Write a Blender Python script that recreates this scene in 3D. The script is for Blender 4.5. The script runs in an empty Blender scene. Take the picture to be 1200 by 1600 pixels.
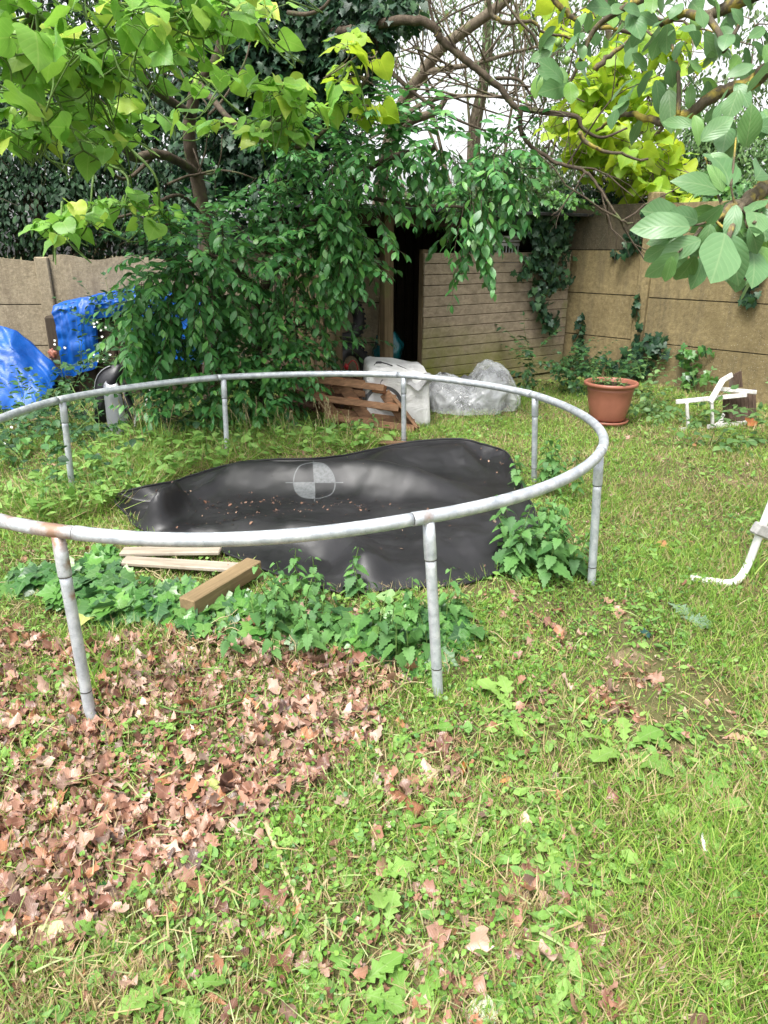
import bpy, math
import numpy as np
from mathutils import Vector
PI = math.pi
scn = bpy.context.scene
COL = scn.collection
rng = np.random.default_rng(7)

# ------------------------------------------------------------------ camera maths
FPX, PITCH, CH = 1100.0, 0.362, 1.55
CP, SP = math.cos(PITCH), math.sin(PITCH)
def ray(px, py):
    x = (px-600)/FPX; u = -(py-800)/FPX
    return np.array([x, CP+u*SP, -SP+u*CP])
def G(px, py, z=0.0):
    r = ray(px, py); t = (z-CH)/r[2]
    return np.array([0, 0, CH])+r*t
def at(px, py, Y):
    r = ray(px, py); t = Y/r[1]
    return np.array([0, 0, CH])+r*t
def pxm(Y, py=600):          # metres per photo pixel at forward distance Y
    r = ray(600, py); return Y/r[1]/FPX

# ------------------------------------------------------------------ noise
_tab = np.random.default_rng(3).random((256, 256))
def vnoise(x, y):
    x = np.asarray(x, float); y = np.asarray(y, float)
    xi = np.floor(x).astype(int); yi = np.floor(y).astype(int)
    fx = x-xi; fy = y-yi
    fx = fx*fx*(3-2*fx); fy = fy*fy*(3-2*fy)
    a = _tab[xi & 255, yi & 255]; b = _tab[(xi+1) & 255, yi & 255]
    c = _tab[xi & 255, (yi+1) & 255]; d = _tab[(xi+1) & 255, (yi+1) & 255]
    return (a*(1-fx)+b*fx)*(1-fy)+(c*(1-fx)+d*fx)*fy
def fbm(x, y, o=4):
    s = 0; a = .5; n = 0
    for k in range(o):
        s = s+a*vnoise(x*2**k+17*k, y*2**k+31*k); n += a; a *= .5
    return s/n
def gz(x, y):
    return (fbm(np.asarray(x)*.55+40, np.asarray(y)*.55+40, 2)-.5)*.10+(fbm(np.asarray(x)*3+9, np.asarray(y)*3+5, 3)-.5)*.035

# ------------------------------------------------------------------ mesh helpers
class MB:
    """collects vertices and faces (tris/quads), builds one mesh"""
    def __init__(s): s.v = []; s.f = []; s.uv = []; s.n = 0
    def add(s, v, f, uv=None):
        v = np.asarray(v, float).reshape(-1, 3); f = np.asarray(f, int)
        s.v.append(v); s.f.append(f+s.n); s.n += len(v)
        s.uv.append(np.zeros((len(v), 2)) if uv is None else np.asarray(uv, float).reshape(-1, 2))
        return s
    def box(s, c, size, rx=0, ry=0, rz=0, M=None):
        h = np.array(size)/2
        v = np.array([[x, y, z] for x in (-1, 1) for y in (-1, 1) for z in (-1, 1)])*h
        R = rot(rx, ry, rz) if M is None else np.asarray(M).T
        v = v@R.T+np.array(c)
        return s.add(v, [[0, 1, 3, 2], [4, 6, 7, 5], [0, 4, 5, 1], [2, 3, 7, 6], [0, 2, 6, 4], [1, 5, 7, 3]])
    def rbox(s, c, size, M=None, b=.006):
        """box with chamfered edges, axes given by rows of M"""
        h = np.array(size)/2; b = min(b, h.min()*.45)
        M = np.eye(3) if M is None else np.asarray(M)
        V = []; idx = {}
        for sx in (-1, 1):
            for sy in (-1, 1):
                for sz in (-1, 1):
                    for k in range(3):
                        p = np.array([sx, sy, sz])*h
                        q = p.copy()
                        for j in range(3):
                            if j != k: q[j] -= [sx, sy, sz][j]*b
                        idx[(sx, sy, sz, k)] = len(V); V.append(q)
        F = []; S = (-1, 1)
        for k in range(3):
            i, j = [(1, 2), (2, 0), (0, 1)][k]
            for sk in S:
                loop = []
                for a, bb in ((-1, -1), (1, -1), (1, 1), (-1, 1)):
                    t = [0, 0, 0]; t[k] = sk; t[i] = a; t[j] = bb
                    loop.append(idx[(*t, k)])
                F.append(loop if sk > 0 else loop[::-1])
            for a in S:
                for bb in S:
                    t0 = [0, 0, 0]; t1 = [0, 0, 0]
                    t0[i] = t1[i] = a; t0[j] = t1[j] = bb; t0[k] = -1; t1[k] = 1
                    q = [idx[(*t0, i)], idx[(*t1, i)], idx[(*t1, j)], idx[(*t0, j)]]
                    F.append(q if a*bb > 0 else q[::-1])
        V = np.array(V)@M+np.array(c)
        s.add(V, F)
        T = []
        for sx in S:
            for sy in S:
                for sz in S:
                    q = [idx[(sx, sy, sz, k)]+s.n-24 for k in range(3)]
                    T.append(q if sx*sy*sz > 0 else q[::-1])
        s.f.append(np.array(T)); return s
    def tube(s, P, r, n=10, cap=True):
        P = np.asarray(P, float); m = len(P)
        r = np.broadcast_to(np.asarray(r, float), (m,))
        T = np.gradient(P, axis=0); T /= np.linalg.norm(T, axis=1)[:, None]+1e-12
        ref = np.array([0, 0, 1.]) if abs(T[0][2]) < .9 else np.array([1., 0, 0])
        N = np.cross(T[0], ref); N /= np.linalg.norm(N)
        a = np.arange(n)*2*PI/n; V = []
        for i in range(m):
            N = N-T[i]*(N@T[i]); N /= np.linalg.norm(N)+1e-12
            B = np.cross(T[i], N)
            V.append(P[i]+r[i]*(np.cos(a)[:, None]*N+np.sin(a)[:, None]*B))
        V = np.concatenate(V); F = []
        j = np.arange(n); k = (j+1) % n
        for i in range(m-1):
            F.append(np.stack([i*n+j, i*n+k, (i+1)*n+k, (i+1)*n+j], 1))
        uv = np.stack([np.tile(j/n, m), np.repeat(np.arange(m), n)], 1)
        b0 = s.n
        s.add(V, np.concatenate(F), uv)
        if cap:
            c0 = s.n
            s.add([P[0], P[-1]], np.zeros((0, 4), int))
            s.f.append(np.stack([b0+k, b0+j, np.full(n, c0)], 1))
            e = b0+(m-1)*n
            s.f.append(np.stack([e+j, e+k, np.full(n, c0+1)], 1))
        return s
    def lathe(s, prof, c, n=40):
        prof = np.asarray(prof, float); m = len(prof); a = np.arange(n)*2*PI/n
        V = np.concatenate([np.stack([p[0]*np.cos(a), p[0]*np.sin(a), np.full(n, p[1])], 1) for p in prof])+np.array(c)
        j = np.arange(n); k = (j+1) % n
        F = np.concatenate([np.stack([i*n+j, i*n+k, (i+1)*n+k, (i+1)*n+j], 1) for i in range(m-1)])
        return s.add(V, F)
    def mesh(s, name, mat, base=(0, 0, 0), smooth=True):
        v = np.concatenate(s.v)-np.array(base); uv = np.concatenate(s.uv)
        me = bpy.data.meshes.new(name)
        lv = []; ls = []; o = 0
        for f in s.f:
            if not len(f): continue
            k = f.shape[1]; lv.append(f.ravel()); ls.append(o+np.arange(len(f))*k); o += f.size
        lv = np.concatenate(lv).astype(np.int32); ls = np.concatenate(ls).astype(np.int32)
        me.vertices.add(len(v)); me.vertices.foreach_set("co", v.astype(np.float32).ravel())
        me.loops.add(len(lv)); me.loops.foreach_set("vertex_index", lv)
        me.polygons.add(len(ls)); me.polygons.foreach_set("loop_start", ls)
        me.polygons.foreach_set("use_smooth", np.full(len(ls), bool(smooth)))
        me.update(calc_edges=True)
        l = me.uv_layers.new(name="UVMap")
        l.data.foreach_set("uv", uv[lv].astype(np.float32).ravel())
        me.validate()
        if mat is not None: me.materials.append(mat)
        return me

def rot(rx=0, ry=0, rz=0):
    cx, sx, cy, sy, cz, sz = math.cos(rx), math.sin(rx), math.cos(ry), math.sin(ry), math.cos(rz), math.sin(rz)
    X = np.array([[1, 0, 0], [0, cx, -sx], [0, sx, cx]]); Y = np.array([[cy, 0, sy], [0, 1, 0], [-sy, 0, cy]])
    Z = np.array([[cz, -sz, 0], [sz, cz, 0], [0, 0, 1]])
    return Z@Y@X
def unit(v): v = np.asarray(v, float); return v/(np.linalg.norm(v, axis=-1, keepdims=True)+1e-12)
def smooth_path(P, n=6):
    """Catmull-Rom through points (any number of columns)"""
    P = np.asarray(P, float)
    if len(P) < 3: return P
    Q = np.concatenate([[2*P[0]-P[1]], P, [2*P[-1]-P[-2]]]); out = []
    t = np.linspace(0, 1, n, endpoint=False)[:, None]
    for i in range(1, len(Q)-2):
        a, b, c, d = Q[i-1:i+3]
        out.append(.5*(2*b+(c-a)*t+(2*a-5*b+4*c-d)*t*t+(3*b-a-3*c+d)*t**3))
    return np.concatenate(out+[P[-1:]])

# ------------------------------------------------------------------ scene-graph helpers
def props(o, label=None, cat=None, group=None, kind=None):
    if label: o['label'] = label
    if cat: o['category'] = cat
    if group: o['group'] = group
    if kind: o['kind'] = kind
    return o
def thing(name, label, cat, base=(0, 0, 0), group=None):
    o = bpy.data.objects.new(name, None); COL.objects.link(o); o.location = base
    o.empty_display_size = .1
    return props(o, label, cat, group)
def part(name, mb, mat, parent, label=None, smooth=True):
    """mesh built in world coordinates, linked as a child of parent"""
    base = np.zeros(3); p = parent
    while p is not None: base = base+np.array(p.location); p = p.parent
    o = bpy.data.objects.new(name, mb.mesh(name, mat, base, smooth)); COL.objects.link(o); o.parent = parent
    if label: o['label'] = label
    return o
def single(name, mb, mat, label, cat, base=None, group=None, smooth=True):
    v = np.concatenate(mb.v)
    if base is None:
        base = np.array([(v[:, 0].min()+v[:, 0].max())/2, (v[:, 1].min()+v[:, 1].max())/2, v[:, 2].min()])
    o = bpy.data.objects.new(name, mb.mesh(name, mat, base, smooth)); COL.objects.link(o); o.location = base
    return props(o, label, cat, group)
def setting(name, mb, mat, kind, label=None, cat=None):
    o = bpy.data.objects.new(name, mb.mesh(name, mat)); COL.objects.link(o)
    return props(o, label, cat, None, kind)
def copy_tree(o, parent=None):
    c = o.copy(); COL.objects.link(c); c.parent = parent
    for ch in [x for x in bpy.data.objects if x.parent == o]: copy_tree(ch, c)
    return c

# ------------------------------------------------------------------ materials
def newmat(name):
    m = bpy.data.materials.new(name); m.use_nodes = True
    nt = m.node_tree; nt.nodes.clear()
    out = nt.nodes.new('ShaderNodeOutputMaterial')
    return m, nt, out
def N(nt, typ, **kw):
    n = nt.nodes.new(typ)
    for k, v in kw.items():
        if k.startswith('i_'): n.inputs[k[2:].replace('_', ' ')].default_value = v
        else: setattr(n, k, v)
    return n
def L(nt, a, b): nt.links.new(a, b)
def c4(c): return (*c, 1.0)
def ramp(nt, fac, stops, interp='LINEAR'):
    r = N(nt, 'ShaderNodeValToRGB'); e = r.color_ramp.elements; r.color_ramp.interpolation = interp
    while len(e) > 1: e.remove(e[-1])
    e[0].position = stops[0][0]; e[0].color = c4(stops[0][1])
    for p, c in stops[1:]:
        x = e.new(p); x.color = c4(c)
    L(nt, fac, r.inputs[0]); return r.outputs[0]
def noise(nt, scale, detail=4, rough=.6, vec=None, dist=0.0):
    n = N(nt, 'ShaderNodeTexNoise'); n.inputs['Scale'].default_value = scale; n.inputs['Detail'].default_value = detail
    n.inputs['Roughness'].default_value = rough; n.inputs['Distortion'].default_value = dist
    if vec is not None: L(nt, vec, n.inputs['Vector'])
    return n.outputs['Fac']
def mixc(nt, fac, a, b, mode='MIX'):
    m = N(nt, 'ShaderNodeMix', data_type='RGBA', blend_type=mode)
    for s, v in ((m.inputs[0], fac), (m.inputs[6], a), (m.inputs[7], b)):
        if isinstance(v, bpy.types.NodeSocket): L(nt, v, s)
        elif isinstance(v, (int, float)): s.default_value = v
        else: s.default_value = c4(v)
    return m.outputs[2]
def math_(nt, op, a, b=None, c=None):
    m = N(nt, 'ShaderNodeMath', operation=op)
    for s, v in zip(m.inputs, (a, b, c)):
        if v is None: continue
        if isinstance(v, bpy.types.NodeSocket): L(nt, v, s)
        else: s.default_value = v
    return m.outputs[0]
def mrange(nt, v, a, b, c=0., d=1.):
    m = N(nt, 'ShaderNodeMapRange'); L(nt, v, m.inputs[0])
    for k, x in zip((1, 2, 3, 4), (a, b, c, d)): m.inputs[k].default_value = x
    return m.outputs[0]
def bsdf(nt, out, color, rough=.6, metal=0., spec=.4, bump=None, bstr=.3, bdist=.01):
    b = N(nt, 'ShaderNodeBsdfPrincipled')
    for s, v in (('Base Color', color), ('Roughness', rough), ('Metallic', metal), ('Specular IOR Level', spec)):
        if isinstance(v, bpy.types.NodeSocket): L(nt, v, b.inputs[s])
        elif s == 'Base Color': b.inputs[s].default_value = c4(v)
        else: b.inputs[s].default_value = v
    if bump is not None:
        bp = N(nt, 'ShaderNodeBump'); bp.inputs['Strength'].default_value = bstr; bp.inputs['Distance'].default_value = bdist
        L(nt, bump, bp.inputs['Height']); L(nt, bp.outputs[0], b.inputs['Normal'])
    if out is not None: L(nt, b.outputs[0], out.inputs[0])
    return b
def leafmat(name, cols, trans=.3, rough=.42, spec=.45, vein=None, vcol=None, tcol=None, vmix=.55):
    """leaf: colour per leaf (random per island), veins from UV, part of the light passes through"""
    m, nt, out = newmat(name)
    g = N(nt, 'ShaderNodeNewGeometry')
    col = ramp(nt, g.outputs['Random Per Island'], [((i+.5)/len(cols), c) for i, c in enumerate(cols)])
    co = N(nt, 'ShaderNodeTexCoord')
    nz = noise(nt, 14, 3, .6, co.outputs['Object'])
    col = mixc(nt, mrange(nt, nz, .3, .75, 0, .35), col, tuple(x*.55 for x in cols[0]))
    bump = None
    if vein:
        uv = N(nt, 'ShaderNodeUVMap'); sx = N(nt, 'ShaderNodeSeparateXYZ'); L(nt, uv.outputs[0], sx.inputs[0])
        au = math_(nt, 'ABSOLUTE', math_(nt, 'SUBTRACT', sx.outputs[0], .5))
        mid = mrange(nt, au, .0, .035, 1, 0)
        ph = math_(nt, 'SUBTRACT', math_(nt, 'MULTIPLY', sx.outputs[1], vein), math_(nt, 'MULTIPLY', au, vein*.9))
        fr = math_(nt, 'PINGPONG', ph, .5)
        side = mrange(nt, fr, 0, .10, .6, 0)
        v = math_(nt, 'MAXIMUM', mid, side)
        col = mixc(nt, math_(nt, 'MULTIPLY', v, vmix), col, vcol or tuple(min(1, x*2.2+.04) for x in cols[-1]))
        bump = fr
    b = bsdf(nt, None, col, rough, 0, spec, bump, .2, .004)
    if trans > 0:
        t = N(nt, 'ShaderNodeBsdfTranslucent')
        if tcol: L(nt, mixc(nt, .45, col, tcol), t.inputs[0])
        else: L(nt, col, t.inputs[0])
        mx = N(nt, 'ShaderNodeMixShader'); mx.inputs[0].default_value = trans
        L(nt, b.outputs[0], mx.inputs[1]); L(nt, t.outputs[0], mx.inputs[2]); L(nt, mx.outputs[0], out.inputs[0])
    else: L(nt, b.outputs[0], out.inputs[0])
    return m
def barkmat(name, c1, c2, c3=None, scale=14, moss=.0):
    m, nt, out = newmat(name)
    co = N(nt, 'ShaderNodeTexCoord'); mp = N(nt, 'ShaderNodeMapping'); L(nt, co.outputs['Object'], mp.inputs[0])
    mp.inputs['Scale'].default_value = (1, 1, .45)
    n1 = noise(nt, scale, 6, .7, mp.outputs[0], .4)
    col = ramp(nt, n1, [(.3, c1), (.7, c2)])
    if c3:
        n2 = noise(nt, scale*.45, 4, .6, co.outputs['Object'])
        col = mixc(nt, mrange(nt, n2, .62-moss, .72-moss, 0, .9), col, c3)
    bsdf(nt, out, col, .85, 0, .2, n1, .7, .02)
    return m
def plain(name, c, rough=.5, metal=0., spec=.4, var=.25, scale=20, bstr=.15, c2=None):
    m, nt, out = newmat(name)
    co = N(nt, 'ShaderNodeTexCoord')
    n1 = noise(nt, scale, 5, .65, co.outputs['Object'])
    col = mixc(nt, mrange(nt, n1, .35, .7, 0, 1), tuple(x*(1-var) for x in c), c2 or tuple(min(1, x*(1+var)) for x in c))
    bsdf(nt, out, col, rough, metal, spec, n1, bstr, .01)
    return m
def woodmat(name, c1, c2, stain=None, axis=0, scale=9, green=None):
    """weathered timber, grain stretched along an axis"""
    m, nt, out = newmat(name)
    co = N(nt, 'ShaderNodeTexCoord'); mp = N(nt, 'ShaderNodeMapping'); L(nt, co.outputs['Object'], mp.inputs[0])
    s = [scale*4]*3; s[axis] = scale*.25; mp.inputs['Scale'].default_value = s
    n1 = noise(nt, 1., 6, .65, mp.outputs[0], .6)
    col = ramp(nt, n1, [(.3, c1), (.68, c2)])
    n3 = noise(nt, 3.2, 4, .6, co.outputs['Object'])
    g = N(nt, 'ShaderNodeNewGeometry')
    col = mixc(nt, mrange(nt, n3, .35, .75, 0, .5), col, tuple(x*.5 for x in c1))
    if stain: col = mixc(nt, mrange(nt, noise(nt, 1.7, 5, .7, co.outputs['Object']), .56, .7, 0, .75), col, stain)
    if green: col = green(nt, co, col)
    bsdf(nt, out, col, .8, 0, .25, n1, .5, .006)
    return m

# ------------------------------------------------------------------ leaves
def strip_tpl(prof, fold=0.0):
    """prof: rows (v_edge, half width, v_mid). midrib strip leaf of unit length, quads both sides"""
    V = []; UV = []; F = []
    wmax = max(p[1] for p in prof)
    for i, (ve, w, vm) in enumerate(prof):
        V += [(-w, ve, 0), (0, vm, 0), (w, ve, 0)]
        UV += [(.5-.5*w/wmax, ve), (.5, vm), (.5+.5*w/wmax, ve)]
        if i:
            a = 3*(i-1); b = 3*i
            F += [(a, a+1, b+1, b), (a+1, a+2, b+2, b+1)]
    return np.array(V), np.array(UV), np.array(F)
T_OVAL = strip_tpl([(0, .012, 0), (.14, .13, .14), (.36, .22, .36), (.62, .205, .62), (.85, .09, .85), (1, .004, 1)])
T_LAUR = strip_tpl([(0, .012, 0), (.16, .11, .16), (.42, .185, .42), (.7, .15, .7), (.88, .055, .88), (1, .003, 1)])
T_SIMPLE = strip_tpl([(0, .02, 0), (.4, .22, .4), (1, .01, 1)])
T_ROUND = strip_tpl([(0, .05, 0), (.22, .36, .22), (.6, .44, .6), (.9, .2, .9), (1, .02, 1)])
def fine(prof, k=3):
    P = smooth_path(np.array(prof, float), k); P[:, 1] = np.maximum(P[:, 1], .003); return strip_tpl([tuple(p) for p in P])
T_HEART = fine([(.03, .03, .06), (-.09, .20, .08), (-.06, .36, .14), (.10, .46, .26), (.32, .455, .42), (.55, .36, .6), (.76, .20, .78), (.9, .07, .9), (1, .004, 1)], 2)
T_IVY = strip_tpl([(.02, .03, .05), (-.12, .24, .08), (.02, .52, .16), (.22, .36, .3), (.36, .34, .4), (.54, .47, .52), (.64, .22, .66), (.84, .1, .85), (1, .005, 1)])
T_OAK = strip_tpl([(0, .015, 0), (.12, .10, .12), (.22, .2, .2), (.30, .11, .31), (.44, .31, .42), (.53, .16, .54), (.68, .34, .66), (.76, .19, .77), (.9, .2, .9), (1, .03, 1)])
T_NET = strip_tpl([(0, .03, .03), (-.03, .2, .08), (.10, .32, .2), (.20, .25, .26), (.29, .34, .36), (.39, .235, .42), (.47, .30, .54), (.57, .18, .6), (.65, .22, .7), (.76, .10, .78), (.83, .12, .87), (1, .004, 1)])
T_TORN = strip_tpl([(0, .02, 0), (.15, .22, .16), (.33, .40, .33), (.45, .28, .47), (.62, .37, .6), (.78, .17, .8), (.9, .2, .9), (1, .02, .97)])
T_DAND = strip_tpl([(0, .02, 0), (.1, .03, .1), (.2, .07, .2), (.26, .035, .27), (.36, .13, .36), (.42, .06, .43), (.54, .2, .54), (.6, .1, .61), (.72, .23, .72), (.8, .13, .81), (.9, .15, .91), (1, .01, 1)])
T_WALN = fine([(0, .02, 0), (.08, .13, .09), (.24, .24, .25), (.46, .3, .47), (.68, .28, .69), (.86, .16, .87), (.96, .05, .96), (1, .004, 1)], 2)
T_BLADE = (np.array([(-.5, 0, 0), (.5, 0, 0), (-.42, .45, 0), (.42, .45, 0), (-.25, .8, 0), (.25, .8, 0), (0, 1, 0)], float),
           np.array([(0, 0), (1, 0), (0, .45), (1, .45), (0, .8), (1, .8), (.5, 1)], float), None)

def scatter(mb, tpl, P, A, Nn, Ln, W=1., droop=0., fold=0., twist=None, wav=0.):
    """place leaves: base P, axis A (to the tip), normal Nn, length Ln; W widens; droop bends the tip down, fold lifts the sides"""
    V, UV, F = tpl; P = np.asarray(P, float); k = len(P)
    if not k: return
    A = unit(A); B = unit(np.cross(A, Nn)); Z = np.cross(B, A)
    Ln = np.broadcast_to(Ln, (k,)); W = np.broadcast_to(W, (k,)); droop = np.broadcast_to(droop, (k,)); fold = np.broadcast_to(fold, (k,))
    x = V[None, :, 0]*W[:, None]; y = np.repeat(V[None, :, 1], k, 0)
    z = -droop[:, None]*y*y+fold[:, None]*np.abs(x)
    if wav: z = z+wav*np.sin(y*9+np.arange(k)[:, None]*1.7)*np.abs(x)*2*np.where(x > 0, 1, -1)
    X = P[:, None]+Ln[:, None, None]*(x[..., None]*B[:, None]+y[..., None]*A[:, None]+z[..., None]*Z[:, None])
    m = len(V); off = (np.arange(k)*m)[:, None, None]
    uv = np.tile(UV, (k, 1))
    if F is None:
        q = np.array([[0, 1, 3, 2], [2, 3, 5, 4]]); t = np.array([[4, 5, 6]])
        b = mb.n; mb.add(X.reshape(-1, 3), (off+q).reshape(-1, 4), uv)
        mb.f.append((off+t).reshape(-1, 3)+b)
    else: mb.add(X.reshape(-1, 3), (off+F).reshape(-1, F.shape[1]), uv)
def rdir(n, r=rng):
    return unit(r.normal(size=(n, 3)))
def hdir(n, r=rng):
    a = r.random(n)*2*PI; return np.stack([np.cos(a), np.sin(a), np.zeros(n)], 1)

def leaves_on(mb, tpl, P, out, L0, L1, r, down=(.2, 1.0), W=(.9, 1.1), droop=(.05, .3), fold=(.0, .25), tilt=.35, wav=0.):
    """leaves at P facing outwards along out, tips hanging by an angle range"""
    k = len(P)
    if not k: return
    h = unit(np.asarray(out)*np.array([1, 1, .0])+r.normal(size=(k, 3))*np.array([.55, .55, 0])+1e-6)
    a = r.uniform(*down, k)[:, None]
    A = h*np.cos(a)-np.array([0, 0, 1.])*np.sin(a)
    Nn = h*np.sin(a)+np.array([0, 0, 1.])*np.cos(a)+r.normal(size=(k, 3))*tilt
    scatter(mb, tpl, P, A, Nn, r.uniform(L0, L1, k), r.uniform(*W, k), r.uniform(*droop, k), r.uniform(*fold, k), wav=wav)

def blob_points(c, rad, n, r, shell=.45):
    """points in an ellipsoid, denser towards its uneven surface; returns points and outward directions"""
    d = rdir(n, r); q = (shell+(1-shell)*r.random(n)**.6)[:, None]
    lump = (1+.25*np.sin(d[:, 0]*5+c[0]*3)*np.sin(d[:, 2]*6+c[1]*2)+.12*np.sin(d[:, 1]*11))[:, None]
    return np.array(c)+d*np.array(rad)*q*lump, d

def sprays(lmb, tmb, tpl, starts, dirs, r, n_leaf=(8, 14), seg=.05, L=(.07, .11), sag=.35, down=(.2, .9), twig=.0035, W=(.9, 1.1), side=.9, fold=(.05, .3), droop=(.1, .35)):
    """leafy shoots: a sagging twig with alternate leaves along it"""
    PP = []; AA = []; NN = []; LL = []
    for s, d in zip(starts, dirs):
        n = int(r.integers(*n_leaf)); d = unit(d+r.normal(size=3)*.15); p = np.array(s, float); pts = [p.copy()]
        b = unit(np.cross(d, [0, 0, 1.])+1e-6)
        for i in range(n):
            d = unit(d+np.array([0, 0, -sag*.12*(.5+r.random())])+r.normal(size=3)*.05)
            p = p+d*seg*(.8+.4*r.random()); pts.append(p.copy())
            b = unit(np.cross(d, [0, 0, 1.])+1e-6)
            sgn = 1 if i % 2 else -1
            a = unit(d*.75+b*sgn*side*(.6+.5*r.random())+np.array([0, 0, -r.uniform(*down)]))
            PP.append(p+r.normal(size=3)*.004); AA.append(a)
            NN.append(np.cross(np.cross(a, [0, 0, 1.]), a)+r.normal(size=3)*.3)
            LL.append(r.uniform(*L)*(1-.35*max(0, (i-n*.7)/(n*.3+1e-6))))
        a = unit(d+np.array([0, 0, -.4])); PP.append(p); AA.append(a); NN.append(np.cross(np.cross(a, [0, 0, 1.]), a)+r.normal(size=3)*.2); LL.append(r.uniform(*L)*.7)
        if tmb is not None: tmb.tube(np.array(pts)[::2] if len(pts) > 4 else np.array(pts), np.linspace(twig, twig*.4, len(np.array(pts)[::2] if len(pts) > 4 else pts)), 4, False)
    k = len(PP)
    scatter(lmb, tpl, np.array(PP), np.array(AA), np.array(NN), np.array(LL), r.uniform(*W, k), r.uniform(*droop, k), r.uniform(*fold, k))

def grow(mb, p, d, length, rad, r, depth, spread=.7, grav=0., tips=None, nseg=5, sides=5, kids=(2, 4), shrink=.68):
    """recursive branch; collects twig points in tips"""
    pts = [np.array(p, float)]; d = unit(d)
    for i in range(nseg):
        d = unit(d+r.normal(size=3)*.16+np.array([0, 0, grav])); pts.append(pts[-1]+d*length/nseg)
    pts = np.array(pts)
    mb.tube(pts, np.linspace(rad, rad*.6 if depth else rad*.25, len(pts)), sides, False)
    if tips is not None and depth <= 1:
        for q in pts[1:]: tips.append((q, d))
    if depth:
        for k in range(int(r.integers(*kids))):
            i = int(r.integers(2, nseg+1)); dd = unit(pts[i]-pts[i-1]); s = unit(np.cross(dd, r.normal(size=3)))
            grow(mb, pts[i], unit(dd+s*spread*(.6+.8*r.random())), length*shrink*(.7+.5*r.random()), rad*.5, r, depth-1, spread, grav, tips, max(3, nseg-1), max(3, sides-1), kids, shrink)

LIMBPTS = []
def limb(mb, pts, r0, r1, n=8, k=6, jit=.0, r=rng):
    """limb through (px, py, forward distance) points"""
    P = smooth_path([at(*q) for q in pts], k)
    LIMBPTS.extend(P)
    if jit: P = P+r.normal(size=P.shape)*jit
    mb.tube(P, np.linspace(r0, r1, len(P)), n, True)
    return P
# ================================================================== camera, light, sky
cam = bpy.data.cameras.new("camera"); co_ = bpy.data.objects.new("camera", cam); COL.objects.link(co_)
co_.location = (0, 0, CH); co_.rotation_euler = (PI/2-PITCH, 0, 0)
cam.sensor_fit = 'VERTICAL'; cam.sensor_height = 36; cam.lens = FPX/1600*36; cam.clip_end = 500; cam.clip_start = .05
scn.camera = co_
w = bpy.data.worlds.new("World"); scn.world = w; w.use_nodes = True
nt = w.node_tree; bg = nt.nodes['Background']
sky = nt.nodes.new('ShaderNodeTexSky'); sky.sky_type = 'NISHITA'; sky.sun_disc = False
SUN_EL, SUN_AZ = math.radians(62), math.radians(-150)     # azimuth from +Y towards +X
sky.sun_elevation = SUN_EL; sky.sun_rotation = SUN_AZ; sky.air_density = 1.0; sky.dust_density = 4.0; sky.ozone_density = .6
hs = nt.nodes.new('ShaderNodeHueSaturation'); hs.inputs['Saturation'].default_value = .12   # overcast: the blue is veiled by cloud
nt.links.new(sky.outputs[0], hs.inputs['Color']); nt.links.new(hs.outputs[0], bg.inputs[0]); bg.inputs[1].default_value = .125
sl = bpy.data.lights.new("sun", 'SUN'); so = bpy.data.objects.new("sun", sl); COL.objects.link(so)
sl.energy = 1.5; sl.angle = math.radians(22); sl.color = (1, .97, .92)
so.rotation_euler = (PI/2-SUN_EL, 0, PI-SUN_AZ) if False else (0, 0, 0)
_d = Vector((math.sin(SUN_AZ)*math.cos(SUN_EL), math.cos(SUN_AZ)*math.cos(SUN_EL), math.sin(SUN_EL)))
so.rotation_euler = _d.to_track_quat('Z', 'Y').to_euler()
scn.view_settings.view_transform = 'Standard'; scn.view_settings.look = 'None'; scn.view_settings.exposure = 1.6; scn.view_settings.gamma = 1
cy = scn.cycles
cy.max_bounces = 7; cy.diffuse_bounces = 4; cy.glossy_bounces = 2; cy.transmission_bounces = 5; cy.transparent_max_bounces = 8
cy.use_denoising = True; cy.caustics_reflective = False; cy.caustics_refractive = False
cy.use_adaptive_sampling = True; cy.adaptive_threshold = .02

# ================================================================== ground
LIT = np.array([G(*p)[:2] for p in [(-260, 1000), (0, 955), (150, 985), (300, 985), (470, 960), (600, 985), (660, 1040), (650, 1095), (560, 1140), (490, 1190), (400, 1225), (310, 1275), (230, 1340), (110, 1420), (-60, 1490), (-350, 1430)]])
PATCHES = [(720, 990, .12), (860, 985, .07), (830, 1100, .10), (940, 1100, .10), (700, 1215, .10), (620, 1260, .1), (690, 1160, .07), (860, 1000, .1), (500, 980, .2), (300, 560, .3), (640, 1000, .2), (1000, 1060, .06), (130, 1250, .3)]
def inside(poly, x, y):
    x = np.asarray(x); y = np.asarray(y); c = np.zeros(x.shape, bool); n = len(poly)
    for i in range(n):
        x1, y1 = poly[i]; x2, y2 = poly[(i+1) % n]
        m = ((y1 > y) != (y2 > y)) & (x < (x2-x1)*(y-y1)/(y2-y1+1e-12)+x1); c ^= m
    return c
def litter_d(x, y):
    """how thickly dead leaves lie, 0..1"""
    jx = (fbm(x*2.3+3, y*2.3+8, 3)-.5)*.5; jy = (fbm(x*2.3+53, y*2.3+28, 3)-.5)*.4
    d = inside(LIT, x+jx, y+jy)*1.0
    for px, py, r in PATCHES:
        g = G(px, py); d = np.maximum(d, .62*np.exp(-((x-g[0])**2+(y-g[1])**2)/(r*r)*1.2))
    return np.clip(d*(.22+1.4*fbm(x*3.1, y*3.1, 4)), 0, 1)
def axis(lo, hi, a, b, fine, coarse):
    return np.unique(np.round(np.concatenate([np.linspace(lo, a, coarse), np.arange(a, b, fine), np.linspace(b, hi, coarse)]), 4))
gx = axis(-90, 90, -9, 9, .07, 14); gy = axis(-40, 120, -1.5, 13, .07, 14)
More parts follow.
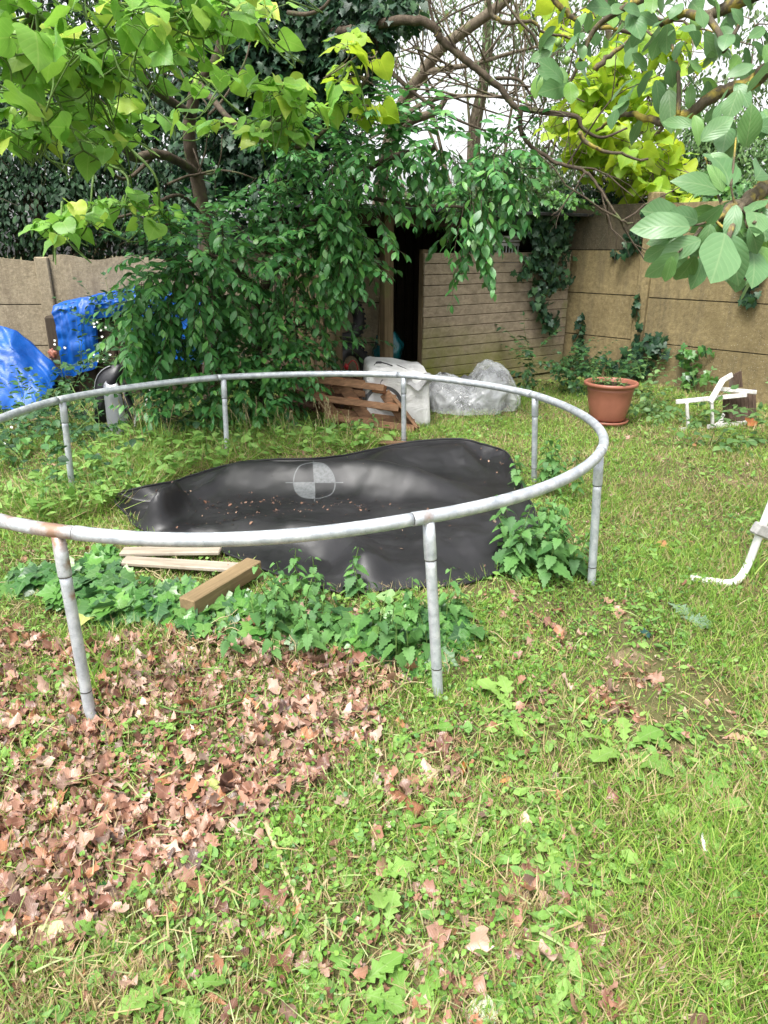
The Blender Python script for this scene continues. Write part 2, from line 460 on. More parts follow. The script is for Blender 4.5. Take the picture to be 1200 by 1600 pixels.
X, Y = np.meshgrid(gx, gy); Z = gz(X, Y)
nx, ny = len(gx), len(gy)
ii = (np.arange(ny-1)[:, None]*nx+np.arange(nx-1)).ravel()
mb = MB(); mb.add(np.stack([X.ravel(), Y.ravel(), Z.ravel()], 1), np.stack([ii, ii+1, ii+nx+1, ii+nx], 1))
m, nt, out = newmat("soil")
co = N(nt, 'ShaderNodeTexCoord')
n1 = noise(nt, 9, 8, .7, co.outputs['Object']); n2 = noise(nt, 1.1, 4, .6, co.outputs['Object']); n3 = noise(nt, 60, 4, .7, co.outputs['Object'])
col = ramp(nt, n1, [(.25, (.045, .035, .018)), (.5, (.11, .09, .042)), (.75, (.19, .15, .075))])
col = mixc(nt, mrange(nt, n2, .3, .55, 0., .4), col, (.085, .11, .03))
col = mixc(nt, mrange(nt, n3, .5, .8, 0, .5), col, (.2, .15, .09))
n7 = noise(nt, 2.6, 5, .65, co.outputs['Object'])
col = mixc(nt, mrange(nt, n7, .56, .66, 0, .8), col, (.27, .19, .125))
bsdf(nt, out, col, .9, 0, .2, n1, .8, .03)
setting("ground", mb, m, 'structure')

# ================================================================== concrete walls
def concrete(name, c1, c2, dark, grit):
    m, nt, out = newmat(name)
    co = N(nt, 'ShaderNodeTexCoord'); o = co.outputs['Object']
    n1 = noise(nt, 1.6, 6, .65, o); n2 = noise(nt, 26, 6, .75, o)
    mp = N(nt, 'ShaderNodeMapping'); L(nt, o, mp.inputs[0]); mp.inputs['Scale'].default_value = (5, 5, .5)
    st = noise(nt, 1.2, 5, .7, mp.outputs[0])
    col = ramp(nt, n1, [(.3, c1), (.7, c2)])
    col = mixc(nt, mrange(nt, n2, .32, .62, .7, 0), col, tuple(x*.5 for x in c1))
    n6 = noise(nt, .7, 5, .6, o)
    col = mixc(nt, mrange(nt, n6, .5, .68, 0, .7), col, tuple(x*.62 for x in c1))
    col = mixc(nt, mrange(nt, st, .48, .72, 0, .75), col, dark)
    v = N(nt, 'ShaderNodeTexVoronoi'); v.inputs['Scale'].default_value = 55; L(nt, o, v.inputs['Vector'])
    n4 = noise(nt, 1.1, 3, .5, o)
    sp = math_(nt, 'MULTIPLY', mrange(nt, v.outputs['Distance'], .10, .2, 1, 0), mrange(nt, n4, .42, .6, 0, 1))
    v2 = N(nt, 'ShaderNodeSeparateXYZ'); L(nt, v.outputs['Color'], v2.inputs[0])
    sp = math_(nt, 'MULTIPLY', sp, mrange(nt, v2.outputs[0], .55, .6, 0, 1))
    col = mixc(nt, math_(nt, 'MULTIPLY', sp, grit), col, (.55, .52, .45))
    n5 = noise(nt, 95, 4, .7, o)
    b = math_(nt, 'ADD', math_(nt, 'MULTIPLY', n2, .5), math_(nt, 'ADD', n5, math_(nt, 'MULTIPLY', v.outputs['Distance'], .5)))
    bsdf(nt, out, col, .9, 0, .2, b, .45, .012)
    return m
M_CW = concrete("mossy_concrete", (.20, .155, .078), (.335, .265, .135), (.10, .085, .055), .8)
M_CWD = concrete("dark_aggregate_concrete", (.085, .07, .045), (.15, .125, .08), (.05, .045, .032), .5)
M_CL = concrete("pale_concrete", (.25, .205, .135), (.37, .31, .21), (.13, .10, .07), .1)

def slab(mb, a, b, z0, z1, th, ztop=None, n=1):
    """upright slab from a to b; ztop: function of metres along giving a broken top edge"""
    a = np.array(a); b = np.array(b); d = b-a; ln = np.linalg.norm(d); u = d/ln; nn = np.array([-u[1], u[0]])
    t = np.linspace(0, ln, n+1); zt = np.full(n+1, z1) if ztop is None else ztop(t)
    V = []
    for i in range(n+1):
        p = a+u*t[i]
        for s in (-th/2, th/2):
            V += [(*(p+nn*s), z0), (*(p+nn*s), zt[i])]
    F = []
    for i in range(n):
        o = 4*i; e = o+4
        F += [(o, e, e+1, o+1), (o+2, o+3, e+3, e+2), (o+1, e+1, e+3, o+3), (o, o+2, e+2, e)]
    F += [(0, 1, 3, 2), (4*n, 4*n+2, 4*n+3, 4*n+1)]
    mb.add(V, F)
A_ = at(888, 400, 9.35)[:2]; C_ = at(1200, 470, 7.5)[:2]; wd = unit(C_-A_)
B_ = at(1010, 450, 8.55)[:2]; B_ = A_+wd*((B_-A_)@wd)
CORE = []
M_CORE = plain("light_stop_dark", (.035, .03, .02), .95, 0, .1)  # for dark slabs added inside the walls to block light through panel joints
wall = thing("concrete_wall", "ochre stained concrete panel wall with pitted stone chips standing behind terracotta pot and white chair", "wall", (*B_, 0))
for k in range(-2, 5):
    p = B_+wd*(2.0*k)
    z0 = -.2
    if k > -2:
        q = MB(); q.rbox((*p, .95), (.14, .15, 2.3), M=np.array([[*wd, 0], [-wd[1], wd[0], 0], [0, 0, 1]]), b=.012)
        part("post", q, M_CW, wall, smooth=False)
    q = MB(); slab(q, p+wd*.073, p+wd*1.927, -.25, 1.96, .022); part("joint_light_stop", q, M_CORE, wall, smooth=False)  # added slab, keeps light from showing between the panels
    for j in range(4):
        q = MB(); a = p+wd*.073; b = p+wd*1.927; zo = -.012*(k == 0)
        slab(q, a, b, -.25 if j == 0 else .5*j+.006+zo, .5*(j+1)-.006+zo, .05+.002*((j*7) % 3))
        part("panel", q, M_CWD if (j == 3 and k < 0) else M_CW, wall, "dark coarse stone faced top panel" if (j == 3 and k < 0) else None, smooth=False)
lw = thing("concrete_wall", "low pale beige concrete panel wall with a ragged broken top edge behind the blue tarpaulins", "wall", (*at(76, 460, 8.4)[:2], 0))
P0 = at(76, 460, 8.4)[:2]; ld = unit(np.array([1, .06]))
for k in range(-3, 2):
    p = P0+ld*(2.0*k)
    if k in (-2, -1, 0, 1):
        q = MB(); q.rbox((*p, .58), (.15, .15, 1.7), M=np.array([[*ld, 0], [-ld[1], ld[0], 0], [0, 0, 1]]), b=.012)
        part("post", q, M_CL, lw, smooth=False)
    q = MB(); slab(q, p+ld*.078, p+ld*1.922, -.2, 1.15, .022); part("joint_light_stop", q, M_CORE, lw, smooth=False)  # same added light-blocking slab for the low wall
    for j in range(3):
        q = MB(); z1 = .46*(j+1)
        if j < 2: slab(q, p+ld*.078, p+ld*1.922, -.2 if j == 0 else .46*j+.006, z1-.006, .05)
        else:
            top = lambda t, k=k: 1.38+.10*(fbm(t*1.7+k*5, t*0+2, 4)-.5)+.05*np.sin(t*3+k)-.05*(k == 0)*np.exp(-((t-.5)/.25)**2)+.05
            slab(q, p+ld*.078, p+ld*1.922, .926, 1.38, .05, top, 30)
        part("panel", q, M_CL, lw, smooth=False)

# ================================================================== shed
S0 = at(661, 480, 8.0)[:2]; S1 = at(886, 470, 9.25)[:2]; su = unit(S1-S0); sv = np.array([-su[1], su[0]]); SL = np.linalg.norm(S1-S0)
SM = np.array([[*su, 0], [*sv, 0], [0, 0, 1]])
def sp_(a, b, z): p = S0+su*a+sv*b; return np.array([p[0], p[1], z])
def green_low(nt, co, col):
    s = N(nt, 'ShaderNodeSeparateXYZ'); L(nt, co.outputs['Object'], s.inputs[0])
    n = noise(nt, 4, 4, .6, co.outputs['Object'])
    f = math_(nt, 'MULTIPLY', mrange(nt, math_(nt, 'ADD', s.outputs[2], math_(nt, 'MULTIPLY', s.outputs[0], .22)), .15, .85, 1, .0), mrange(nt, n, .3, .6, .3, 1))
    return mixc(nt, f, col, (.17, .19, .018))
M_PL = woodmat("weathered_planks", (.19, .15, .105), (.35, .285, .205), (.17, .18, .06), 0, 5, green_low)
M_DW = woodmat("shade_dark_timber", (.03, .022, .015), (.075, .055, .036), None, 2, 6)  # shade of the interior is put into this dark timber colour
M_PO = woodmat("old_post_timber", (.085, .06, .032), (.17, .125, .07), (.09, .1, .03), 2, 6)
M_ROOF = plain("roofing_felt", (.035, .035, .036), .9, 0, .2, .4, 30)
shed = thing("garden_shed", "open fronted lean-to shed of weathered planks with dark interior in the wall corner", "shed", sp_(0, 0, 0))
front = MB()
nP = 13; ph = .112
PLK = part
for i in range(nP):
    q = MB(); z = .02+ph*i; tilt = rng.normal()*.002
    q.rbox(sp_(SL/2, rng.normal()*.003, z+ph/2), (SL+rng.normal()*.006, .02, ph-.006), M=SM, b=.004); front.v += [v for v in q.v]; front.uv += q.uv
    front.f += [f+front.n for f in q.f]; front.n += q.n
part("plank_front", front, M_PL, shed, "front of horizontal planks turned green towards the ground", smooth=False)
q = MB(); q.rbox(sp_(.03, .05, .76), (.07, .07, 1.5), M=SM); part("end_post", q, M_PO, shed, smooth=False)
q = MB(); q.rbox(sp_(-.46, .03, .93), (.115, .10, 1.86), M=SM); part("door_post", q, M_PO, shed, smooth=False)
for a in (-1.08, ):
    q = MB(); q.rbox(sp_(a, .03, .93), (.09, .09, 1.86), M=SM); part("corner_post", q, M_PO, shed, smooth=False)
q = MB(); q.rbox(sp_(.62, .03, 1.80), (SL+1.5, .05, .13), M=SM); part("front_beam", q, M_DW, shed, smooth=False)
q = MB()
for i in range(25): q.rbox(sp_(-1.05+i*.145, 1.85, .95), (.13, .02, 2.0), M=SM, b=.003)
q.rbox(sp_(.7, 1.88, .95), (SL+1.4, .02, 2.05), M=SM, b=.003)  # backing slab added to shut out light between the slats
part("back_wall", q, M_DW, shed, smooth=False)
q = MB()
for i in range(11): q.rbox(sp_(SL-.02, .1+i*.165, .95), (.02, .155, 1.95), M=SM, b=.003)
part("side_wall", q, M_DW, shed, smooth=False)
q = MB()
for i in range(8): q.rbox(sp_(-1.1, .12+i*.22, .95), (.02, .15, 1.8), M=SM, b=.003)
part("slatted_side", q, M_PO, shed, smooth=False)
q = MB(); Rm = SM.copy(); Rm = np.array([SM[0], unit(SM[1]+np.array([0, 0, .06])), unit(np.array([0, 0, 1])-SM[1]*.06)])
q.rbox(sp_(.6, .86, 1.95), (SL+1.65, 2.2, .035), M=Rm); part("roof", q, M_ROOF, shed, smooth=False)
# things stored in the shed
M_RUB = plain("black_rubber", (.02, .02, .022), .5, 0, .4, .4, 20)
M_TEAL = plain("teal_plastic_sack", (.008, .10, .115), .25, 0, .5, .4, 9, .5)
q = MB(); d, f_ = None, None
def lump(mb, c, rad, n=24, amp=.18, seed=1, flat=None):
    a = np.linspace(0, 2*PI, n, endpoint=False); e = np.linspace(-PI/2, PI/2, n//2+1)
    A, E = np.meshgrid(a, e); d = np.stack([np.cos(E)*np.cos(A), np.cos(E)*np.sin(A), np.sin(E)], -1)
    k = 1+amp*(np.sin(d[..., 0]*5+seed)*np.sin(d[..., 2]*6+seed*2)+.7*np.sin(d[..., 1]*7+d[..., 0]*4+seed)+.4*np.sin(d[..., 2]*15+d[..., 0]*9+seed)*.6)
    p = d*k[..., None]*np.array(rad)
    if flat is not None: p[..., 2] = np.maximum(p[..., 2], -flat)
    p = p+np.array(c); m_ = len(e); j = np.arange(n); kk = (j+1) % n
    mb.add(p.reshape(-1, 3), np.concatenate([np.stack([i*n+j, i*n+kk, (i+1)*n+kk, (i+1)*n+j], 1) for i in range(m_-1)]))
lump(q, sp_(-.16, .45, .42), (.17, .17, .2), 32, .12, 3)
single("plastic_sack", q, M_TEAL, "shiny dark teal plastic sack inside the shed doorway", "sack")
q = MB(); lump(q, sp_(-.2, .55, .13), (.25, .25, .16), 28, .12, 8)
single("rubbish_sack", q, M_RUB, "black rubbish sack under the teal sack in the shed", "sack")
def tyre(name, c, ax, label):
    ax = unit(ax); t1 = unit(np.cross(ax, [0, 0, 1.])); t2 = np.cross(ax, t1); a = np.linspace(0, 2*PI, 33)[:-1]
    t = thing(name, label, "tyre", c)
    q = MB(); R, r_ = .2, .06; b = np.linspace(0, 2*PI, 13)[:-1]; V = []
    for x in a:
        e = t1*math.cos(x)+t2*math.sin(x)
        for y in b: V.append(np.array(c)+e*(R+r_*math.cos(y)*1.1)+ax*r_*math.sin(y))
    F = [(i*12+j, ((i+1) % 32)*12+j, ((i+1) % 32)*12+(j+1) % 12, i*12+(j+1) % 12) for i in range(32) for j in range(12)]
    q.add(V, F); part("casing", q, M_RUB, t)
    q = MB()
    for k in range(32):
        e = t1*math.cos(a[k])+t2*math.sin(a[k]); tt = np.cross(ax, e)
        q.rbox(np.array(c)+e*(R+.066), (.016, .09, .025), M=np.array([e, ax, tt]), b=.004)
    part("tread", q, M_RUB, t, smooth=False)
tyre("car_tyre", sp_(-.72, .5, .78), unit(np.array([*(-sv), .1])), "upper black tyre leaning in the shed beside the door post")
tyre("car_tyre", sp_(-.74, .3, .28), unit(np.array([*(-sv+su*.2), .2])), "lower black tyre standing on the shed floor beside the door post")
q = MB(); q.tube([sp_(-.35, .35, .5), sp_(.05, .9, 1.15)], .018, 8)
single("wooden_pole", q, M_PO, "long wooden tool handle leaning inside the dark shed", "pole")
# white crate over the planks
M_WP = plain("dirty_white_plastic", (.5, .5, .49), .5, 0, .4, .25, 25)
q = MB(); c0 = sp_(1.2, .22, 1.33)
for i in range(13): q.rbox(sp_(.93+i*.047, .14, 1.46), (.012, .012, .2), M=SM, b=.002)
for z in (1.36, 1.455, 1.56, 1.60, 1.64): q.rbox(sp_(1.21, .14, z), (.6, .014, .018 if z < 1.5 else .03), M=SM, b=.002)
for i in range(13): q.rbox(sp_(.93+i*.047, .5, 1.46), (.012, .012, .3), M=SM, b=.002)
for z in (1.36, 1.455, 1.60): q.rbox(sp_(1.21, .5, z), (.6, .014, .02), M=SM, b=.002)
for s in (.91, 1.51):
    for z in (1.36, 1.455, 1.60): q.rbox(sp_(s, .32, z), (.014, .38, .02), M=SM, b=.002)
q.rbox(sp_(1.21, .32, 1.335), (.6, .38, .015), M=SM, b=.002)
single("plastic_crate", q, M_WP, "white slatted plastic crate showing above the shed planks", "crate", smooth=False)
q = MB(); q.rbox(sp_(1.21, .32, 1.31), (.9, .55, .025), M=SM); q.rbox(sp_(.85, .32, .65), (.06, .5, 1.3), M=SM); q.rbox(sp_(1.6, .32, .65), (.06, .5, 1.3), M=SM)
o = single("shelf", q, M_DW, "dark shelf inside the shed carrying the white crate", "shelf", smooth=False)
# ================================================================== trampoline frame
m, nt, out = newmat("galvanised_steel")
co = N(nt, 'ShaderNodeTexCoord'); o_ = co.outputs['Object']
n1 = noise(nt, 22, 6, .7, o_); n2 = noise(nt, 130, 3, .6, o_); n3 = noise(nt, 7, 5, .75, o_)
v = N(nt, 'ShaderNodeTexVoronoi'); v.inputs['Scale'].default_value = 60; L(nt, o_, v.inputs['Vector'])
col = ramp(nt, n1, [(.3, (.33, .36, .40)), (.5, (.49, .52, .56)), (.70, (.66, .68, .70))])
col = mixc(nt, mrange(nt, n2, .62, .7, 0, .6), col, (.22, .22, .23))
col = mixc(nt, mrange(nt, n3, .66, .74, 0, .55), col, (.25, .22, .19))
ge = N(nt, 'ShaderNodeNewGeometry')
RUST = [(-1.06, 2.09, .70, .10), (-1.22, 2.18, .70, .05), (.14, 2.22, .69, .03), (-1.02, 2.09, .58, .03), (-1.03, 2.08, .47, .02)]
for x, y, z, rr in RUST:
    dd = N(nt, 'ShaderNodeVectorMath', operation='DISTANCE'); L(nt, ge.outputs['Position'], dd.inputs[0]); dd.inputs[1].default_value = (x, y, z)
    f = mrange(nt, math_(nt, 'ADD', dd.outputs['Value'], math_(nt, 'MULTIPLY', math_(nt, 'SUBTRACT', n1, .5), rr*1.6)), rr*.25, rr, .85, 0)
    col = mixc(nt, f, col, (.30, .155, .075))
ro = mrange(nt, n1, .3, .7, .36, .58)
bsdf(nt, out, col, ro, .45, .5, n2, .12, .002)
M_GAL = m
M_GAP = plain("dark_joint", (.05, .045, .04), .7)
CX, CY, RR, RH, TX, TY = -.4955, 3.7903, 1.6921, .6553, -.0052, -.04
HR = [-.0611, .0363, .0075, .0085, -.001, -.0154]
def ringp(deg, dr=0, dz=0):
    t = math.radians(deg); r = RR+sum(HR[2*k]*math.cos((k+2)*t)+HR[2*k+1]*math.sin((k+2)*t) for k in range(3))+dr
    return np.array([CX+r*math.cos(t), CY+r*math.sin(t), RH+TX*math.cos(t)+TY*math.sin(t)+dz])
LEGA = [252.0, 292.5, 334.5, 388.0, 428.5, 475.0, 518.5, 565.0]
FOOT = [(142, 1120), (685, 1082), (924, 915), (836, 735), (631, 702), (356, 730), (114, 775), None]
tramp = thing("round_trampoline", "large round galvanised steel trampoline frame without springs standing over a black mat", "trampoline frame", (CX, CY, 0))
JO = 2.2
for i in range(8):
    a0 = LEGA[i]+(JO if i == 0 else -JO if i == 1 else 1.6)
    a1 = LEGA[(i+1) % 8]+(0 if i < 7 else 360)+(JO if i == 7 else -JO if i == 0 else 1.6)
    if i == 1: a0 = LEGA[1]-JO
    tt = np.linspace(a0+.06, a1-.06, 44)
    P = np.array([ringp(t, 0, -.006*math.sin(PI*(t-a0)/(a1-a0))) for t in tt])
    r_ = np.full(44, .0235); r_[-2:] = .0228; r_[0] = .0243; r_[1] = .0243
    q = MB(); q.tube(P, r_, 20)
    rail = part("rail", q, M_GAL, tramp)
    q = MB(); q.tube(np.array([ringp(a1-.5), ringp(a1), ringp(a1+.5)]), .0215, 14); part("joint", q, M_GAP, rail)
def foot_of(i):
    top = ringp(LEGA[i])
    if FOOT[i] is None: return np.array([top[0]-.03, top[1], -.03])
    g = G(*FOOT[i]); yy = np.clip(g[1], top[1]-.06, top[1]+.07)
    p = at(FOOT[i][0], FOOT[i][1], yy); return np.array([p[0], yy, min(p[2], .03)-.02])
for i in range(8):
    top = ringp(LEGA[i], 0, -.018); ft = foot_of(i); ax = ft-top; ln = np.linalg.norm(ax); ax /= ln
    pts = [top+ax*s*ln for s in np.linspace(.18, .9, 12)]
    bend = (np.array([.035, .0, -.07]) if i == 0 else ax*.1*ln)
    e = top+ax*.9*ln
    pts += [e+ax*.02, e+ax*.045+bend*.25, e+ax*.05+bend*.9]
    q = MB(); q.tube(np.array(pts), .0195, 16); leg = part("leg", q, M_GAL, tramp)
    q = MB(); q.tube(np.array([top, top+ax*.1*ln, top+ax*.195*ln, top+ax*.2*ln]), [.021, .0222, .0222, .0215], 18); part("socket", q, M_GAL, leg)
    q = MB(); s = .82; q.tube(np.array([top+ax*(s-.003)*ln, top+ax*(s+.003)*ln]), .0202, 16); part("seam_ring", q, M_GAP, leg)
    s = .2; q = MB(); q.tube(np.array([top+ax*(s)*ln, top+ax*(s+.004)*ln]), .0221, 16); part("seam_ring", q, M_GAP, leg)

# ================================================================== trampoline mat
OUT = [(186, 768, .10), (181, 785, .06), (200, 806, .02), (212, 828, .0), (262, 848, .0), (335, 862, .0), (405, 890, .02), (470, 912, .03), (530, 930, .02), (575, 934, .0), (640, 926, .01), (700, 922, .01), (745, 914, .0), (800, 884, .02), (836, 846, .05), (836, 805, .06), (818, 770, .06), (795, 712, .10), (770, 697, .15), (735, 688, .19), (690, 686, .18), (640, 692, .13), (590, 704, .08), (540, 712, .08), (490, 715, .12), (420, 716, .13), (360, 726, .10), (300, 745, .08), (262, 754, .11), (225, 757, .14)]
ob = np.array([G(px, py, z) for px, py, z in OUT]); ob = np.concatenate([ob, ob[:1]])
ob = smooth_path(ob, 14)[:-1]
no = len(ob); cen = np.array([*G(560, 800, .05)[:2], .05])
def ridge(x, y, pts, amp, w, one=0):
    """height of a fold along a pixel polyline; one>0 makes the near side steeper"""
    P = smooth_path(np.array([G(px, py, z) for px, py, z in pts]), 10)[:, :2]; best = np.full(x.shape, 9.); side = np.zeros(x.shape); al = np.zeros(x.shape)
    for i in range(len(P)-1):
        a, b = P[i], P[i+1]; d = b-a; l2 = d@d+1e-9
        t = np.clip(((x-a[0])*d[0]+(y-a[1])*d[1])/l2, 0, 1)
        ds = np.hypot(x-a[0]-t*d[0], y-a[1]-t*d[1]); m_ = ds < best
        best = np.where(m_, ds, best); side = np.where(m_, np.sign(d[0]*(y-a[1])-d[1]*(x-a[0])), side); al = np.where(m_, (i+t)/(len(P)-1), al)
    ww = np.where(side < 0, w*(1-.6*one), w)
    taper = np.clip(np.sin(PI*np.clip(al, .0, 1))*1.6, .15, 1)
    return amp*taper*np.exp(-(best/ww)**2)
def mat_h(x, y):
    h = np.zeros(x.shape)
    h += ridge(x, y, [(270, 755, .1), (330, 738, .14), (390, 724, .2), (440, 719, .24), (490, 717, .25), (560, 722, .23), (620, 738, .19), (700, 760, .15), (775, 795, .1)], .165, .22, .5)
    h += ridge(x, y, [(560, 718, .1), (640, 700, .17), (700, 692, .2), (760, 702, .15)], .12, .22)
    h += ridge(x, y, [(330, 838, .05), (430, 826, .1), (490, 830, .1), (535, 842, .1), (562, 866, .09), (572, 895, .07), (560, 922, .04)], .10, .12, .3)
    h += ridge(x, y, [(250, 842, .04), (330, 826, .07), (440, 812, .09), (540, 812, .07)], .05, .12, .3)
    h += ridge(x, y, [(205, 812, .05), (240, 806, .1), (264, 790, .12), (274, 770, .14), (256, 755, .12)], .13, .045, .2)
    h += ridge(x, y, [(215, 826, .02), (255, 812, .06), (300, 785, .05), (360, 760, .05)], .075, .05)
    h += ridge(x, y, [(560, 800, .05), (640, 808, .06), (720, 815, .06), (790, 825, .08), (830, 830, .05)], .06, .15, .3)
    h += ridge(x, y, [(700, 860, .05), (760, 850, .05), (820, 846, .05)], .03, .16)
    for px, py, z, a_, r_ in ((500, 875, .05, -.05, .13), (228, 792, .06, -.08, .09), (600, 790, .06, -.03, .2), (700, 850, .06, .05, .25), (650, 900, .03, .03, .15)):
        g = G(px, py, z); h += a_*np.exp(-((x-g[0])**2+(y-g[1])**2)/(r_*r_))
    h += .030*(fbm(x*4, y*4, 3)-.5)+.012*np.abs(2*fbm(x*5+y*2, y*6, 3)-1)+.02*(fbm(x*1.7+4, y*1.7, 2)-.5)
    return h
NR = 96
rad = np.linspace(0, 1, NR+1)[1:]
P = cen[None, None]+rad[:, None, None]*(ob-cen)[None]
px_, py_ = P[..., 0], P[..., 1]; e = rad[:, None]
H = mat_h(px_, py_)
base = .03+.055*(1-e)
zz = gz(px_, py_)*.6+base+H
w_e = np.clip((e-.86)/.14, 0, 1)**2
zb = np.maximum(ob[None, :, 2], .0)+.012+gz(px_, py_)*.5
zz = zz*(1-w_e)+w_e*(zb*.75+.25*zz)
zz = np.maximum(zz, gz(px_, py_)+.016)
V = np.stack([px_, py_, zz], -1).reshape(-1, 3)
c0 = np.array([[cen[0], cen[1], float(mat_h(np.array([cen[0]]), np.array([cen[1]]))[0])+.05+float(gz(cen[0], cen[1]))*.6]])
j = np.arange(no); k = (j+1) % no
q = MB(); q.add(np.concatenate([V, c0]), np.concatenate([np.stack([i*no+j, i*no+k, (i+1)*no+k, (i+1)*no+j], 1) for i in range(NR-1)]))
q.f.append(np.stack([j, k, np.full(no, NR*no)], 1)[:, ::-1].copy())
Vc = np.concatenate([V, c0]); q.uv = [np.column_stack([Vc[:, 0], Vc[:, 1]*.82+Vc[:, 2]*.57])]
MATV = V.reshape(NR, no, 3)
EM = G(491, 753, .14); EMV = EM[1]*.82+.14*.57
m, nt, out = newmat("black_mat_weave")
uv = N(nt, 'ShaderNodeUVMap'); s = N(nt, 'ShaderNodeSeparateXYZ'); L(nt, uv.outputs[0], s.inputs[0])
co = N(nt, 'ShaderNodeTexCoord')
ex = math_(nt, 'DIVIDE', math_(nt, 'SUBTRACT', s.outputs[0], float(EM[0])), .134)
ey = math_(nt, 'DIVIDE', math_(nt, 'SUBTRACT', s.outputs[1], float(EMV)), .168)
ex2 = math_(nt, 'ADD', ex, math_(nt, 'MULTIPLY', ey, .12))
rr = math_(nt, 'SQRT', math_(nt, 'ADD', math_(nt, 'MULTIPLY', ex2, ex2), math_(nt, 'MULTIPLY', ey, ey)))
disc = mrange(nt, rr, .965, 1.0, 1, 0)
quad = mrange(nt, math_(nt, 'MULTIPLY', ex2, ey), -.002, .002, 0, 1)
ringm = math_(nt, 'MULTIPLY', mrange(nt, rr, .95, .97, 0, 1), mrange(nt, rr, 1.0, 1.02, 1, 0))
lx = math_(nt, 'MULTIPLY', mrange(nt, math_(nt, 'ABSOLUTE', ex2), .012, .03, 1, 0), mrange(nt, math_(nt, 'ABSOLUTE', ey), 1.25, 1.3, 1, 0))
ly = math_(nt, 'MULTIPLY', mrange(nt, math_(nt, 'ABSOLUTE', ey), .012, .03, 1, 0), mrange(nt, math_(nt, 'ABSOLUTE', ex2), 1.35, 1.4, 1, 0))
mark = math_(nt, 'MAXIMUM', math_(nt, 'MULTIPLY', disc, quad), math_(nt, 'MAXIMUM', ringm, math_(nt, 'MAXIMUM', lx, ly)))
wear = noise(nt, 45, 5, .7, co.outputs['Object'])
mark = math_(nt, 'MULTIPLY', mark, mrange(nt, wear, .3, .6, .35, .9))
n1 = noise(nt, 3.5, 5, .65, co.outputs['Object']); n2 = noise(nt, 70, 4, .7, co.outputs['Object'])
col = ramp(nt, n1, [(.3, (.008, .008, .009)), (.7, (.018, .017, .019))])
col = mixc(nt, mrange(nt, n2, .64, .74, 0, .35), col, (.10, .075, .055))
col = mixc(nt, mark, col, (.125, .133, .138))
wv = N(nt, 'ShaderNodeTexWave'); wv.inputs['Scale'].default_value = 70; L(nt, uv.outputs[0], wv.inputs['Vector'])
wv2 = N(nt, 'ShaderNodeTexWave', bands_direction='Y'); wv2.inputs['Scale'].default_value = 70; L(nt, uv.outputs[0], wv2.inputs['Vector'])
wb = math_(nt, 'ADD', math_(nt, 'ADD', wv.outputs['Fac'], wv2.outputs['Fac']), math_(nt, 'MULTIPLY', n2, 1.5))
b = bsdf(nt, out, col, mrange(nt, n1, .3, .7, .36, .48), 0, .5, wb, .10, .002)
mat_o = single("trampoline_mat", q, m, "rumpled black trampoline mat with a quartered grey circle mark lying in the grass", "trampoline mat")
q = MB()
edge = np.concatenate([MATV[-1], MATV[-1][:1]]); q.tube(edge+np.array([0, 0, .002]), .007, 6, False)
M_EDGE = plain("mat_binding", (.02, .02, .022), .6, 0, .3, .3, 40)
eo = part("edge_binding", q, M_EDGE, mat_o)
def mat_z(x, y):
    d = (MATV[..., 0]-x)**2+(MATV[..., 1]-y)**2
    return MATV.reshape(-1, 3)[d.argmin(), 2]
# ================================================================== bulk bag, plastic sheet, pallet
r2 = np.random.default_rng(21)
BX = G(622, 668)[:2]; byaw = math.radians(4); bu = np.array([math.cos(byaw), math.sin(byaw)]); bv = np.array([-bu[1], bu[0]])
bw, bd, bh = .57, .62, .56
def supbox(mb, cen, u, v, size, n=26, pw=.28, fn=None):
    """rounded box, axes u, v horizontal; fn displaces local points"""
    a = np.linspace(0, 2*PI, n*2, endpoint=False); e = np.linspace(-PI/2, PI/2, n)
    A, E = np.meshgrid(a, e); f = lambda t: np.sign(t)*np.abs(t)**pw
    p = np.stack([f(np.cos(E))*f(np.cos(A))*size[0]/2, f(np.cos(E))*f(np.sin(A))*size[1]/2, f(np.sin(E))*size[2]/2], -1)
    if fn is not None: p = fn(p)
    q = np.array(cen)+p[..., :1]*np.array([*u, 0])+p[..., 1:2]*np.array([*v, 0])+p[..., 2:]*np.array([0, 0, 1])
    m_ = 2*n; j = np.arange(m_); k = (j+1) % m_
    mb.add(q.reshape(-1, 3), np.concatenate([np.stack([i*m_+j, i*m_+k, (i+1)*m_+k, (i+1)*m_+j], 1) for i in range(n-1)]), p[..., [0, 2]].reshape(-1, 2))
def bagfn(p):
    x, y, z = p[..., 0].copy(), p[..., 1].copy(), p[..., 2].copy()
    up = np.clip((z+bh/2)/bh, 0, 1)
    wr = (fbm(x*9+z*3+7, z*14+y*6, 4)-.5)+.8*(np.abs(2*fbm(x*6+z*9+27, z*7-x*5, 3)-1)-.3)
    y = y-.014*np.sin(z*34+x*9+np.sin(x*20))*np.where(y < 0, 1, .6)*(1-up*.4)-.05*wr
    x = x+.05*(fbm(y*6, z*7+3, 3)-.5)-.03*(1-up)*np.abs(x)/.28*0+.02*np.sin(up*4)*np.sign(x)
    z = z+up**6*(-.045*np.clip((x+.05)/.3, -.3, 1)-.05*np.clip(-y/.3, 0, 1)+.05*(fbm(x*8, y*8, 3)-.5))
    return np.stack([x, y, z], -1)
m, nt, out = newmat("white_woven_bag")
uv = N(nt, 'ShaderNodeUVMap'); s = N(nt, 'ShaderNodeSeparateXYZ'); L(nt, uv.outputs[0], s.inputs[0])
co = N(nt, 'ShaderNodeTexCoord'); so3 = N(nt, 'ShaderNodeSeparateXYZ'); L(nt, co.outputs['Object'], so3.inputs[0])
